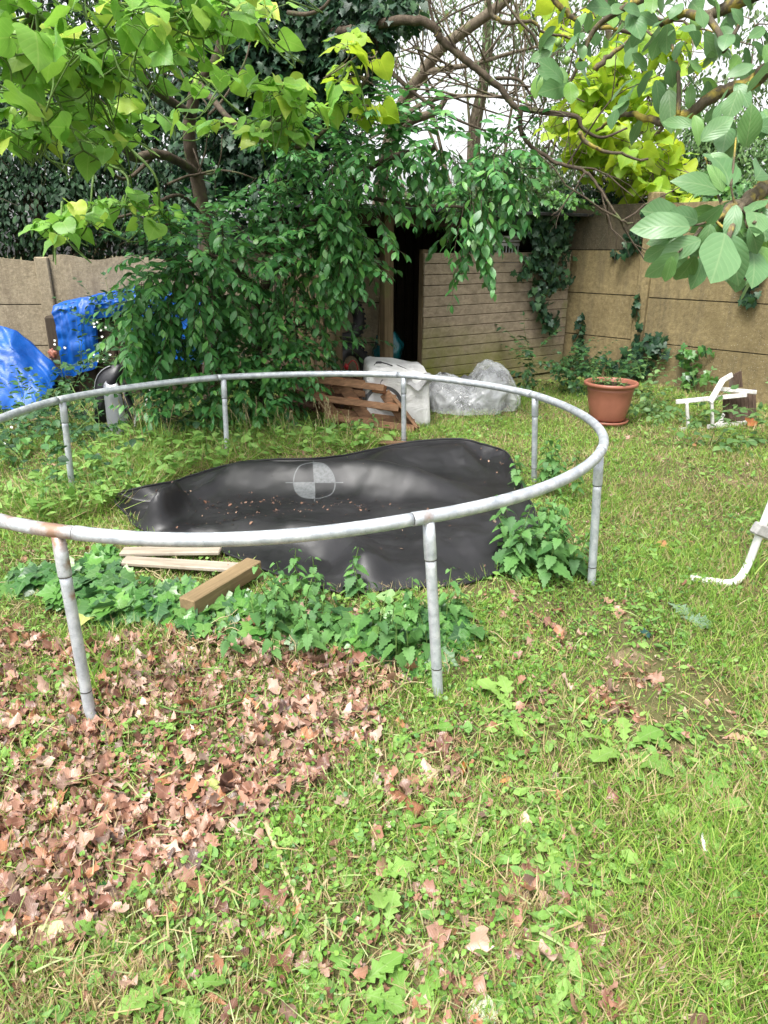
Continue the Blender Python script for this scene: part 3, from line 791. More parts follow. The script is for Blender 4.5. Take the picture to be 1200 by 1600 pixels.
def ringmask(cx, cz, r0, r1, sy=1.):
    a = math_(nt, 'SUBTRACT', s.outputs[0], cx); b = math_(nt, 'MULTIPLY', math_(nt, 'SUBTRACT', s.outputs[1], cz), sy)
    d = math_(nt, 'SQRT', math_(nt, 'ADD', math_(nt, 'MULTIPLY', a, a), math_(nt, 'MULTIPLY', b, b)))
    return math_(nt, 'MULTIPLY', mrange(nt, d, r0, r0+.004, 0, 1), mrange(nt, d, r1, r1+.004, 1, 0))
ink = math_(nt, 'MAXIMUM', ringmask(-.135, -.06, .145, .178), math_(nt, 'MAXIMUM', ringmask(-.245, .12, -.1, .016, .8), math_(nt, 'MULTIPLY', ringmask(-.135, .125, .02, .026, .55), mrange(nt, s.outputs[0], -.14, -.135, 1, 0))))
ge = N(nt, 'ShaderNodeNewGeometry')
n1 = noise(nt, 6, 5, .65, co.outputs['Object']); n2 = noise(nt, 90, 3, .6, co.outputs['Object'])
col = ramp(nt, n1, [(.3, (.46, .455, .45)), (.65, (.64, .635, .63))])
col = mixc(nt, mrange(nt, noise(nt, 11, 5, .7, co.outputs['Object']), .6, .75, 0, .45), col, (.42, .38, .33))
frontm = mrange(nt, so3.outputs[1], .10, .12, 1, 0)
col = mixc(nt, math_(nt, 'MULTIPLY', math_(nt, 'MULTIPLY', ink, frontm), .93), col, (.03, .03, .035))
n9 = noise(nt, 5.5, 5, .6, co.outputs['Object'], 1.4)
bsdf(nt, out, col, .55, 0, .4, math_(nt, 'ADD', n9, math_(nt, 'MULTIPLY', n2, .05)), .55, .04)
bag = thing("bulk_bag", "white woven bulk bag with a black ring printed on its front beside the broken pallet", "bag", (*BX, 0))
q = MB(); supbox(q, (*(BX+bv*bd/2), bh/2-.02), bu, bv, (bw, bd, bh), 56, .11, bagfn); part("body", q, m, bag)
M_SLIT = plain("black_slit", (.02, .02, .022), .6)
tz = .56
def bp(a, b, z): p = BX+bu*a+bv*b; return np.array([p[0], p[1], z])
q = MB(); q.tube(smooth_path([bp(-.21, .12, tz-.015), bp(-.18, .13, tz+.008), bp(-.12, .15, tz+.0), bp(-.04, .17, tz-.03)], 5), [.004]*4+[.011]*5+[.006]*7, 8); part("dark_slit", q, M_SLIT, bag)  # black tube stands in for the shaded opening in the bag top
q = MB()
g_ = np.linspace(0, 1, 22); Ug, Vg = np.meshgrid(g_, g_)
fx = .04+.25*Ug; fz = .475-.11*Vg*(1-.4*np.abs(Ug-.5))+.02*np.sin(Ug*9); fy = -.005-.035*Vg-.02*np.sin(Ug*7+Vg*4)
pp = np.array([*BX, 0])+fx[..., None]*np.array([*bu, 0])+fy[..., None]*np.array([*bv, 0])+fz[..., None]*np.array([0, 0, 1])
ii = (np.arange(21)[:, None]*22+np.arange(21)).ravel(); q.add(pp.reshape(-1, 3), np.stack([ii, ii+1, ii+23, ii+22], 1)); part("top_flap", q, m, bag)

m, nt, out = newmat("clear_polythene")
co = N(nt, 'ShaderNodeTexCoord')
uvp = N(nt, 'ShaderNodeUVMap'); n1 = noise(nt, 3.5, 5, .65, co.outputs['Object'], 1.0)
wn = N(nt, 'ShaderNodeTexNoise'); wn.inputs['Scale'].default_value = 4; L(nt, co.outputs['Object'], wn.inputs['Vector'])
wv_ = mixc(nt, .12, co.outputs['Object'], wn.outputs['Color'])
va = N(nt, 'ShaderNodeTexVoronoi'); va.inputs['Scale'].default_value = 7; L(nt, wv_, va.inputs['Vector'])
vb = N(nt, 'ShaderNodeTexVoronoi'); vb.inputs['Scale'].default_value = 19; L(nt, wv_, vb.inputs['Vector'])
cr = math_(nt, 'ADD', va.outputs['Distance'], math_(nt, 'MULTIPLY', vb.outputs['Distance'], .45))
b = bsdf(nt, None, (.92, .94, .96), .10, 0, 1., cr, .5, .05)
t = N(nt, 'ShaderNodeBsdfTransparent'); mx = N(nt, 'ShaderNodeMixShader')
L(nt, mrange(nt, n1, .36, .66, .20, .46), mx.inputs[0])
L(nt, t.outputs[0], mx.inputs[1]); L(nt, b.outputs[0], mx.inputs[2]); L(nt, mx.outputs[0], out.inputs[0])
q = MB(); na, ne = 120, 56
a = np.linspace(0, 2*PI, na, endpoint=False); e = np.linspace(0, PI/2, ne)
A, E = np.meshgrid(a, e); c = at(733, 600, 7.0)
xr = np.cos(E)*np.cos(A); yr = np.cos(E)*np.sin(A)
tuck = np.abs(2*fbm(A*3.2/PI*4, E*2.2+5, 3)-1); tuck2 = np.abs(2*fbm(xr*7+20, yr*7+E*4, 4)-1)
kk = 1-.16*tuck*np.cos(E)**.5-.03*tuck2-.045*np.abs(np.sin(A*9+5*fbm(A*2, E*3, 2)))*np.cos(E)
X_ = c[0]+xr*kk*.56; Y_ = c[1]+.1+yr*kk*.46
hump = .31+.18*np.exp(-(((X_-c[0]-.24)/.22)**4))+.06*np.exp(-(((X_-c[0]+.3)/.15)**2))-.09*np.exp(-(((X_-c[0]-.02)/.1)**2))
Z_ = np.sin(E)**.55*hump*(1.0-.10*tuck2-.12*tuck)+.02
j = np.arange(na); k = (j+1) % na
q.add(np.stack([X_, Y_, Z_], -1).reshape(-1, 3), np.concatenate([np.stack([i*na+j, i*na+k, (i+1)*na+k, (i+1)*na+j], 1) for i in range(ne-1)]))
q.uv = [np.stack([A*2.2, E*.8], -1).reshape(-1, 2)]
single("plastic_sheet", q, m, "crumpled clear plastic sheeting heaped between white bag and shed planks", "plastic sheet")
q = MB()
for dx, dy, rr_, s_ in ((-.24, .1, .16, 1), (.0, .12, .15, 2), (.22, .12, .2, 5)): lump(q, (c[0]+dx, c[1]+dy, .12), (rr_, rr_, .2 if dx < .1 else .27), 26, .15, s_)
M_UND = plain("grey_building_sacks", (.10, .10, .105), .7, 0, .3, .6, 5, .2, (.28, .28, .29))
single("sack_pile", q, M_UND, "grey sacks lying under the clear plastic sheeting", "sacks")

# pallet
M_PA = woodmat("reddish_pallet_wood", (.12, .065, .035), (.32, .18, .10), (.07, .055, .035), 0, 9)
M_PB = plain("pallet_block", (.36, .17, .085), .85, 0, .2, .35, 25, .5, (.22, .10, .05))
pa0 = at(458, 583, 6.45); pa1 = at(594, 600, 6.2); pa2 = at(652, 676, 5.98)
ea = unit(pa1-pa0); nn_ = unit(np.cross(ea, pa2-pa1)); nn_ = nn_ if nn_[1] < 0 else -nn_
eb = unit(np.cross(nn_, ea)); eb = eb if eb@(pa2-pa1) > 0 else -eb
La = np.linalg.norm(pa1-pa0); Lb = abs((pa2-pa1)@eb); sk = ((pa2-pa1)@ea)
pal = thing("wooden_pallet", "broken reddish brown wooden pallet tipped up on its edge against the white bag", "pallet", pa0+.5*(pa2-pa0)-[0, 0, .2])
PM = np.array([ea, eb, nn_])
def pp_(a, b, n): return pa1+ea*(-a)+ (eb+ea*sk/Lb)*b+nn_*n
for b in (.03, Lb*.5, Lb-.03):
    q = MB(); q.rbox(pp_(La/2, b, -.011), (La+r2.normal()*.02, .06, .018), M=PM, b=.003); part("runner_board", q, M_PA, pal, smooth=False)
    for a in (.06, La*.52, La-.08):
        q = MB(); q.rbox(pp_(a, b+r2.normal()*.006, -.062), (.11, .075, .078), M=PM, b=.005); part("block", q, M_PB, pal, smooth=False)
ebs = unit(eb+ea*sk/Lb); PM2 = np.array([unit(np.cross(ebs, nn_)), ebs, nn_])
for a in (.05, La*.52, La-.07):
    q = MB(); q.rbox(pp_(a, Lb/2, -.113), (.10, Lb+.12, .02), M=PM2, b=.003); part("cross_board", q, M_PA, pal, smooth=False)
for b in np.linspace(.0, Lb, 5):
    q = MB(); q.rbox(pp_(La/2, b, -.136), (La+.05, .055, .018), M=PM, b=.003); part("deck_board", q, M_PA, pal, smooth=False)
for t_ in (.0,):
    q = MB(); q.rbox(pp_(-.03, Lb*.55, -.05), (.022, Lb*1.0, .09), M=PM2, b=.003); part("end_board", q, M_PA, pal, "dark splintered board nailed across the end", smooth=False)
q = MB(); g0 = G(560, 690)
for i in range(5):
    c = G(555+i*16, 672+i*5, .03+.012*i); q.rbox(c, (.5-.05*i, .07, .018), M=rot(0, r2.normal()*.05, -.1+.12*r2.normal()).T, b=.003)
single("broken_boards", q, M_PA, "split reddish boards lying in the weeds under the pallet", "boards", smooth=False)

# heap of bark and red scrap by the shed
q = MB(); hc = at(515, 585, 7.35); hc = np.array([hc[0], hc[1], 0])
lump(q, hc, (.55, .4, .28), 40, .12, 4)
M_HEAP = plain("bark_heap", (.06, .032, .022), .95, 0, .1, .7, 40, 1., (.15, .07, .045))
M_LITR = leafmat("brown_litter", [(.16, .075, .04), (.09, .045, .028), (.28, .14, .075), (.05, .03, .022), (.22, .10, .055)], .1, .6, .3)
k = 900; d = rdir(k, r2); d[:, 2] = np.abs(d[:, 2]); P = hc+d*np.array([.56, .41, .29])*r2.uniform(.95, 1.05, k)[:, None]
scatter(q, T_OAK, P, rdir(k, r2), d+r2.normal(size=(k, 3))*.5, r2.uniform(.03, .07, k), 1.2, .2, .2)
o = single("bark_heap", q, M_LITR, None, None); props(o, "heap of dark brown bark and leaves beside the shed opening", "heap", None, "stuff")
M_RED = plain("red_plastic", (.45, .02, .025), .4)
q = MB(); c = at(541, 573, 7.05); lump(q, c, (.022, .02, .03), 18, .25, 2); q.tube(smooth_path([c+[.02, 0, .02], c+[.06, 0, .06], c+[.10, 0, .03], c+[.12, 0, -.06]], 6), .005, 8)
single("plastic_scrap", q, M_RED, "small red plastic scrap on the brown heap", "scrap")

# ================================================================== timbers on the grass
def green_none(nt, co, col): return col
M_TIM = woodmat("sawn_timber", (.15, .105, .055), (.30, .215, .115), (.10, .085, .04), 0, 6)
M_WPL = woodmat("flaking_white_plank", (.22, .175, .125), (.50, .44, .36), (.16, .11, .07), 0, 5)
def timber(pn, pf, z, wd_, th, name, mat, label, cat, roll=0):
    a = G(*pn, z); b = G(*pf, z); u = unit(b-a); v = unit(np.cross([0, 0, 1.], u)); n = np.cross(u, v)
    c_, s_ = math.cos(roll), math.sin(roll); v, n = v*c_+n*s_, n*c_-v*s_
    q = MB(); q.rbox((0, 0, 0), (np.linalg.norm(b-a), wd_, th), b=.005)
    vv = np.concatenate(q.v); base = (a+b)/2
    o = bpy.data.objects.new(name, q.mesh(name, mat, (0, 0, 0), False)); COL.objects.link(o)
    from mathutils import Matrix
    M4 = Matrix([[u[0], v[0], n[0], base[0]], [u[1], v[1], n[1], base[1]], [u[2], v[2], n[2], base[2]], [0, 0, 0, 1]]); o.matrix_world = M4
    return props(o, label, cat)
timber((292, 948), (398, 884), .07, .088, .075, "timber_post", M_TIM, "square brown timber post lying across ivy at the corner of the mat", "timber")
timber((190, 862), (345, 860), .045, .085, .022, "plank", M_WPL, "flaking white plank farther from the camera half under the mat corner", "plank")
timber((192, 876), (385, 888), .04, .085, .022, "plank", M_WPL, "flaking white plank lying nearest the timber post", "plank")
timber((45, 592), (92, 588), .25, .16, .05, "grey_board", plain("grey_wet_board", (.10, .10, .105), .6, 0, .3, .4, 8), "short grey board lying beside the left blue tarpaulin", "board")

# ================================================================== terracotta pot
pc = G(948, 660); pc[2] = 0
pot = thing("plant_pot", "terracotta coloured plastic flower pot standing on the grass near the wall", "plant pot", pc)
M_TER = plain("terracotta_plastic", (.30, .115, .075), .42, 0, .45, .12, 6, .04)
q = MB(); q.lathe([(0, .035), (.15, .035), (.158, .05), (.175, .12), (.195, .22), (.205, .305), (.208, .31), (.208, .325), (.205, .33), (.212, .345), (.236, .352), (.243, .362), (.242, .378), (.234, .384), (.220, .382), (.212, .372), (.205, .33), (.2, .3)], pc, 56); part("body", q, M_TER, pot)
q = MB(); q.lathe([(0, .004), (.165, .004), (.185, .012), (.19, .035), (.183, .036), (.176, .02), (0, .018)], pc, 48); part("saucer", q, M_TER, pot)
M_SOIL = plain("potting_soil", (.04, .028, .018), .95, 0, .1, .5, 60, .8)
q = MB(); q.lathe([(.205, .345), (.15, .355), (.07, .362), (.0, .36)], pc, 40); part("soil", q, M_SOIL, pot)

# ================================================================== overturned chair
M_CH = plain("chipped_white_paint", (.60, .585, .56), .5, 0, .4, .25, 30, .3)
M_SL = woodmat("grey_brown_slats", (.05, .034, .025), (.14, .095, .07), (.2, .17, .14), 2, 8)
chair = thing("folding_chair", "white framed folding chair with brown slatted seat lying on its side by the wall", "chair", G(1120, 668))
def bar(name, a, b, wd_, th, mat, parent, up=(0, -1, .2), label=None):
    u = unit(b-a); v = unit(np.cross(u, up)); n = np.cross(u, v)
    q = MB(); q.rbox((a+b)/2, (np.linalg.norm(b-a), wd_, th), M=np.array([u, v, n]), b=.004); return part(name, q, mat, parent, label, smooth=False)
yb = 6.22
bar("frame_rail", at(1057, 628, yb), at(1166, 617, yb+.3), .042, .026, M_CH, chair)
bar("frame_rail", at(1109, 629, yb+.02), at(1129, 594, yb+.15), .05, .026, M_CH, chair)
bar("frame_rail", at(1128, 595, yb+.15), at(1143, 586, yb+.3), .045, .026, M_CH, chair)
bar("arm_rest", at(1127, 608, yb+.2), at(1181, 613, yb+.36), .04, .028, M_CH, chair)
bar("crossbar", at(1073, 629, yb), at(1075.5, 671, yb+.0), .026, .026, M_CH, chair, (0, -1, 0))
bar("crossbar", at(1112, 629, yb+.03), at(1113.5, 669, yb+.03), .026, .026, M_CH, chair, (0, -1, 0))
bar("frame_rail", at(1063, 671.5, yb-.02), at(1086, 667.5, yb+.1), .03, .03, M_CH, chair)
bar("frame_rail", at(1106, 667, yb), at(1168, 660.5, yb+.3), .042, .026, M_CH, chair)
bar("bracket", at(1124, 660, yb+.1), at(1131, 647, yb+.2), .03, .012, M_CH, chair)
bar("bracket", at(1113, 668, yb+.06), at(1130, 656, yb+.14), .03, .012, M_CH, chair)
def slats(name, c00, c10, c01, c11, n):
    q = MB()
    for i in range(n):
        s0, s1 = (i+.06)/n, (i+.94)/n
        f = lambda s, t: (c00*(1-s)+c10*s)*(1-t)+(c01*(1-s)+c11*s)*t
        p = [f(s0, 0), f(s1, 0), f(s1, 1), f(s0, 1)]; nn = unit(np.cross(p[1]-p[0], p[3]-p[0]))*.018
        v = np.array(p+[x+nn for x in p]); q.add(v, [[0, 1, 2, 3], [7, 6, 5, 4], [0, 4, 5, 1], [1, 5, 6, 2], [2, 6, 7, 3], [3, 7, 4, 0]])
    return part(name, q, M_SL, chair, smooth=False)
slats("seat", at(1131, 622, yb+.28), at(1181, 607, yb+.48), at(1132, 660, yb+.2), at(1183, 656, yb+.40), 8)
slats("backrest", at(1141, 588, yb+.4), at(1159, 579, yb+.62), at(1142, 606, yb+.38), at(1161, 605, yb+.58), 4)

# ================================================================== bent white tube at the right edge
M_TUBE = plain("white_enamel", (.80, .80, .79), .35, 0, .5, .06, 14, .05)
M_CLAMP = plain("grey_plastic", (.36, .35, .34), .5, 0, .4, .2, 40)
gch = thing("garden_chair", "white bent metal tube leg of a garden chair resting on grass", "chair frame", G(1120, 910))
path = [G(1078, 904, .03), G(1108, 908, .028), G(1136, 911, .03), G(1153, 906, .045), at(1168, 883, 3.16), at(1184, 842, 3.15), at(1204, 790, 3.14), at(1250, 680, 3.14), at(1275, 610, 3.16), at(1300, 580, 3.3), at(1330, 590, 3.6), at(1340, 640, 3.75), at(1330, 740, 3.85), at(1318, 800, 3.9)]
q = MB(); q.tube(smooth_path(path, 8), .0185, 16); part("tube_leg", q, M_TUBE, gch)
a = at(1179, 824, 3.13); b = at(1262, 858, 3.2); u = unit(b-a)
q = MB(); q.rbox((a+b)/2, (np.linalg.norm(b-a), .05, .06), M=np.array([u, unit(np.cross([0, 0, 1], u)), unit(np.cross(u, np.cross([0, 0, 1], u)))]), b=.008); part("cross_strap", q, M_CLAMP, gch, smooth=False)

# ================================================================== silver and black casing
M_SIL = plain("silver_plastic", (.34, .35, .38), .38, .5, .5, .08, 9, .03)
M_BLK = plain("black_plastic", (.022, .022, .026), .4, 0, .4, .3, 10)
sb = G(184, 684); sb[2] = 0; sy = sb[1]
shell = thing("plastic_casing", "silver and black moulded plastic casing standing upright among the brambles", "casing", sb)
q = MB(); nz_, na_ = 22, 20; V = []
cx = at(185, 640, sy+.08)
for i in range(nz_+1):
    t = i/nz_; z = .02+.44*t
    r = .115*(1-.25*t)*(1-max(0, (t-.86)/.14)**2.2*.35); xo = -.02*t
    for jn in range(na_+1):
        an = PI+PI*.78*jn/na_
        V.append((cx[0]+xo+r*math.cos(an), cx[1]+.02+r*1.0*math.sin(an), z+.015*math.cos(an*2)*(t > .8)))
m_ = na_+1; ii = (np.arange(nz_)[:, None]*m_+np.arange(na_)).ravel(); q.add(V, np.stack([ii, ii+1, ii+m_+1, ii+m_], 1)); part("silver_panel", q, M_SIL, shell)
def outline_slab(name, pxs, Y0, Y1, mat, parent):
    A = [at(x, y, Y0) for x, y in pxs]; c = sum(A)/len(A); n = len(A); off = np.array([0, Y1-Y0, 0]); q = MB()
    V = A+[p+off for p in A]+[c+np.array([0, -.01, 0]), c+off]
    j = np.arange(n); k = (j+1) % n
    q.add(V, np.stack([j, k, n+k, n+j], 1)); q.f.append(np.stack([k, j, np.full(n, 2*n)], 1)); q.f.append(np.stack([n+j, n+k, np.full(n, 2*n+1)], 1))
    return part(name, q, mat, parent)
bo = smooth_path([(148, 668), (147.5, 630), (148, 602), (153, 586), (163, 576), (176, 571), (187, 572), (191, 580), (186, 592), (178, 620), (172, 668)], 4)
outline_slab("black_panel", bo[:-1], sy+.16, sy+.21, M_BLK, shell)
q = MB(); q.tube(np.array([at(x, y, sy+.155) for x, y in bo[4:20]]), .004, 8); part("bright_edge", q, M_SIL, shell)
outline_slab("side_panel", [(190, 596), (196, 612), (208, 640), (212, 652), (209, 684), (188, 686)], sy+.06, sy+.11, M_BLK, shell)
q = MB(); a = at(213, 646, sy+.05); b = at(208.5, 682, sy+.03); q.rbox((a+b)/2, (.018, .02, np.linalg.norm(b-a)), M=np.array([[1, 0, 0], [0, 1, 0], unit(a-b)]), b=.003); part("white_edge", q, M_CH, shell, smooth=False)

# ================================================================== blue tarpaulins
m, nt, out = newmat("blue_tarpaulin")
co = N(nt, 'ShaderNodeTexCoord'); n1 = noise(nt, 3, 5, .6, co.outputs['Object']); n2 = noise(nt, 12, 5, .65, co.outputs['Object'], .8)
col = ramp(nt, n1, [(.3, (.003, .055, .28)), (.7, (.008, .12, .50))])
col = mixc(nt, mrange(nt, n2, .6, .8, 0, .4), col, (.03, .2, .62))
b = bsdf(nt, None, col, .38, 0, .45, n2, .25, .03)
t = N(nt, 'ShaderNodeBsdfTranslucent'); L(nt, col, t.inputs[0]); mx = N(nt, 'ShaderNodeMixShader'); mx.inputs[0].default_value = .15
L(nt, b.outputs[0], mx.inputs[1]); L(nt, t.outputs[0], mx.inputs[2]); L(nt, mx.outputs[0], out.inputs[0])
M_TARP = m
nxg, nsg = 130, 70
def tarp_from(fn, name, label):
    s, t = np.meshgrid(np.linspace(0, 1, nxg), np.linspace(0, 1, nsg)); p = fn(s, t)
    ii = (np.arange(nsg-1)[:, None]*nxg+np.arange(nxg-1)).ravel(); q = MB()
    q.add(p.reshape(-1, 3), np.stack([ii, ii+1, ii+nxg+1, ii+nxg], 1)); return single(name, q, M_TARP, label, "tarpaulin")
def tA(s, t):
    # crest through the photo's outline, front falling to the grass
    px = -260+s*352; cy_ = np.interp(px, [-260, -120, -20, 30, 58, 80, 92], [520, 500, 506, 521, 552, 573, 592]); 
    C = np.array([at(a, b, 7.45) for a, b in zip(px[0], cy_[0])]); x = C[:, 0][None]+0*t; zc = C[:, 2][None]+0*t
    front = np.clip(t/.62, 0, 1); back = np.clip((t-.62)/.38, 0, 1)
    y = 6.95+.5*front+.5*back-.25*(s > .8)*(1-front)*0
    z = zc*(front**.75)*(1-back**1.5)
    wr = fbm(s*14+t*3, t*5, 4)-.5; cr = np.abs(2*fbm(s*6+8, t*6+s*5, 3)-1)
    y = y-.12*wr-.05*cr; z = z+.06*(fbm(s*7, t*7+9, 3)-.5)*(1-back)+.0
    x = x+.09*(fbm(s*5+30, t*8, 3)-.5)
    return np.stack([x, y, np.maximum(z, -.02)+.03], -1)
tarp_from(tA, "tarpaulin", "blue tarpaulin slumped over a low pile in front of the pale wall")
def tB(s, t):
    px = 84+s*235; zt = np.interp(px[0], [84, 92, 130, 200, 260, 319], [478, 474, 466, 451, 458, 480])
    T = np.array([at(a, b, 7.75) for a, b in zip(px[0], zt)]); x = T[:, 0][None]+0*t; ztop = T[:, 2][None]+0*t
    yb_ = np.interp(px[0], [84, 100, 140, 146, 150, 196, 202, 240, 319], [585, 590, 575, 560, 500, 492, 540, 560, 570])
    zb_ = np.array([at(a, b, 7.68)[2] for a, b in zip(px[0], yb_)])[None]+0*t
    f = np.clip(t/.6, 0, 1); g = np.clip((t-.6)/.4, 0, 1)
    bul = .05*np.sin(PI*f)
    z = zb_+(ztop-zb_)*np.sin(f*PI/2)**.8+.06*np.sin(g*PI)-.12*g*(1-.5*s)
    y = 7.70-bul+.06*f**3+.62*g
    fold = (fbm(s*22, t*2.2+s*2, 3)-.5)*(1-g)
    y = y-.12*fold-.05*(np.abs(2*fbm(s*9+3, t*9, 3)-1)); z = z+.05*(fbm(s*9, t*6+4, 3)-.5)
    x = x+.05*(fbm(s*6, t*7+13, 3)-.5)
    return np.stack([x, y, z], -1)
tarp_from(tB, "tarpaulin", "blue tarpaulin draped over a boxy stack with dark gap beneath its front flap")
q = MB()
for i in range(6):
    a = at(100+i*36, 520, 8.0); q.rbox((a[0], 8.05, .42), (.24, .5, .84+.04*(i % 2)), M=rot(0, 0, r2.normal()*.05).T, b=.02)
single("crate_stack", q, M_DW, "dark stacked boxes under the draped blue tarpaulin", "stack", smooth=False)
q = MB(); lump(q, at(83, 553, 7.55), (.045, .035, .045), 18, .3, 6)
single("clay_fragment", q, M_TER, "orange broken clay piece wedged between the two tarpaulins", "clay piece")
# ================================================================== VEGETATION
rv = np.random.default_rng(99)
M_GRASS = leafmat("grass_blades", [(.16, .33, .045), (.25, .43, .065), (.34, .50, .09), (.46, .56, .15), (.21, .39, .055)], .35, .5, .35)
M_STRAW = leafmat("dry_grass", [(.48, .38, .20), (.38, .30, .14), (.58, .50, .30), (.32, .23, .11)], .2, .7, .2)
M_CLOV = leafmat("small_round_leaves", [(.13, .30, .045), (.19, .38, .06), (.26, .45, .085), (.10, .24, .06), (.34, .48, .12), (.07, .18, .045)], .32, .42, .4)
M_LIT = leafmat("oak_leaf_litter", [(.35, .175, .115), (.46, .27, .19), (.20, .09, .06), (.52, .35, .26), (.09, .045, .035), (.42, .19, .09), (.05, .03, .026), (.60, .44, .35), (.29, .135, .09), (.14, .065, .045)], .12, .36, .5, 9, (.5, .35, .26), None, .3)
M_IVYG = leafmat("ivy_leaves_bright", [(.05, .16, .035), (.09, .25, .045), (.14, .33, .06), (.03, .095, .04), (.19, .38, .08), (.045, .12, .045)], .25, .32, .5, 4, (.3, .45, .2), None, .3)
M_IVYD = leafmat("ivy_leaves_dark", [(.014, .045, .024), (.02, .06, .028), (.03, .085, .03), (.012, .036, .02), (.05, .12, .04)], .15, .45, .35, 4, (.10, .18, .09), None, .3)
M_NET = leafmat("nettle_leaves", [(.09, .22, .055), (.12, .28, .07), (.16, .34, .09), (.07, .18, .055)], .28, .5, .35, 11, (.05, .13, .03), None, .4)
M_LAU = leafmat("plum_leaves", [(.045, .165, .045), (.07, .23, .055), (.10, .29, .07), (.055, .19, .065), (.17, .39, .075), (.075, .24, .06)], .28, .34, .5, 9, None, None, .25)
M_BRAM = leafmat("bramble_leaves", [(.025, .085, .025), (.04, .12, .03), (.06, .17, .04), (.02, .06, .025)], .22, .45, .4, 8)
M_CAT = leafmat("catalpa_leaves", [(.16, .37, .06), (.22, .45, .07), (.31, .55, .08), (.12, .30, .06), (.58, .68, .10), (.18, .40, .065), (.20, .42, .07)], .40, .42, .45, 6, (.5, .62, .2), (.35, .68, .08), .3)
M_GOLD = leafmat("golden_leaves", [(.30, .50, .05), (.42, .58, .05), (.52, .62, .06), (.20, .40, .05), (.35, .53, .05)], .5, .45, .35, 6, (.6, .62, .1), (.66, .78, .04), .3)
M_WAL = leafmat("walnut_leaves", [(.11, .24, .09), (.14, .28, .12), (.12, .25, .08), (.17, .32, .14), (.17, .34, .05), (.13, .27, .11)], .32, .36, .45, 7, (.44, .52, .28), None, .24)
M_DARK = leafmat("dark_evergreen_leaves", [(.014, .040, .018), (.022, .058, .024), (.030, .075, .028), (.012, .034, .017), (.04, .095, .034)], .2, .55, .25)
M_HEDG = leafmat("hedge_leaves", [(.07, .16, .045), (.11, .22, .06), (.16, .28, .09), (.08, .17, .06), (.2, .33, .11)], .3, .45, .4)
M_GREY = leafmat("far_grey_leaves", [(.10, .18, .06), (.14, .22, .08), (.18, .27, .10), (.09, .15, .06)], .35, .5, .3)
# lawn weeds with longer leaves
M_STEM = plain("green_stem", (.10, .17, .04), .6, 0, .3, .3, 30)
M_DSTEM = plain("straw_stem", (.40, .33, .19), .8, 0, .2, .25, 40)
M_BARK = barkmat("bark", (.035, .026, .019), (.11, .085, .06), (.10, .12, .05), 16, .05)
M_BARKP = barkmat("pale_bark", (.09, .07, .05), (.22, .18, .13), (.16, .17, .07), 18, .05)
M_LICH = barkmat("lichen_bark", (.05, .042, .03), (.16, .13, .085), (.36, .29, .06), 22, .10)
M_WHITE = plain("white_petals", (.82, .82, .78), .6, 0, .2, .08)

M_DAN = leafmat("dandelion_leaves", [(.16, .33, .06), (.23, .42, .085), (.31, .50, .12), (.18, .36, .09)], .35, .5, .35, 10, (.4, .5, .25), None, .3)
STR = [(120, 1560, .3, 1.), (330, 1500, .22, .8), (560, 1500, .2, .7), (740, 1480, .16, 1.), (820, 1400, .14, .8), (900, 1560, .16, .7), (660, 1180, .16, .7), (700, 1560, .16, .9), (480, 1390, .14, .8), (1000, 1480, .14, .6), (940, 1250, .14, .5), (250, 1420, .16, .7), (40, 1450, .2, .6)]
def straw_w(x, y):
    s = np.zeros(np.shape(x))
    for px, py, rr_, a_ in STR:
        g = G(px, py); s = np.maximum(s, a_*np.exp(-((x-g[0])**2+(y-g[1])**2)/(rr_*rr_)))
    return s*np.clip(.3+1.5*(fbm(x*5+3, y*5+70, 3)-.2), .2, 1.2)
# ------------------------------------------------------------------ lawn: blades, round leaves, dead leaves
def lawn_pts(n, r, rmax=11., a=47, rmin=.55, pw=.62):
    rad = rmin+(rmax-rmin)*r.random(n)**(1/pw); th = np.radians(r.uniform(-a, a, n))
    return rad*np.sin(th), rad*np.cos(th)-.35
MATP = ob[:, :2]
def keep_out(x, y):
    return ~inside(MATP*.97+cen[None, :2]*.03, x, y)
BEHIND = np.array([A_-wd*3-np.array([.07, .07]), A_+wd*6])
def front_of_wall(x, y):
    w_ = np.array([-wd[1], wd[0]]); s = (x-A_[0])*w_[0]+(y-A_[1])*w_[1]
    return np.where(np.sign((0-A_[0])*w_[0]+(0-A_[1])*w_[1]) > 0, s > .1, s < -.1) & (y < 8.3+.06*(x+3.9))
def lawn_ok(x, y): return keep_out(x, y) & front_of_wall(x, y)
LONG = np.array([G(*p)[:2] for p in [(100, 745), (180, 690), (330, 680), (560, 690), (640, 700), (560, 715), (420, 718), (300, 745), (190, 800), (60, 830), (-60, 800)]])

r = np.random.default_rng(5)
n = 560000
x, y = lawn_pts(n, r); d = litter_d(x, y); dist = np.hypot(x, y)
bare = np.clip((fbm(x*1.9+140, y*1.9+17, 3)-.60)*9, 0, .75)*(y < 3.4); tuft = fbm(x*2.1+70, y*2.1+11, 3); longz = inside(LONG, x, y)
p = np.clip((1-bare)*(1-.76*d)*(.5+1.5*np.clip(tuft-.28, 0, 1)), .02, 1)
m = lawn_ok(x, y) & (r.random(n) < p); x, y, longz, tuft, dist = x[m], y[m], longz[m], tuft[m], dist[m]
k = len(x); dry = r.random(k) < np.where(longz, .30, .16+.26*(fbm(x*1.6+5, y*1.6+90, 2) > .54)+.65*straw_w(x, y))
hgt = r.uniform(.025, .07, k)*(.7+.8*tuft)*np.where(longz, 3.2, 1)*np.where((x > .5) & (y < 2.2), 1.35, 1)
A = hdir(k, r)*r.uniform(.2, 1.5, k)[:, None]*np.where(longz, 1.7, 1)[:, None]+np.array([0, 0, 1.]); A[:, :2] += np.where(longz, .5, 0)[:, None]*np.array([-.5, .3])
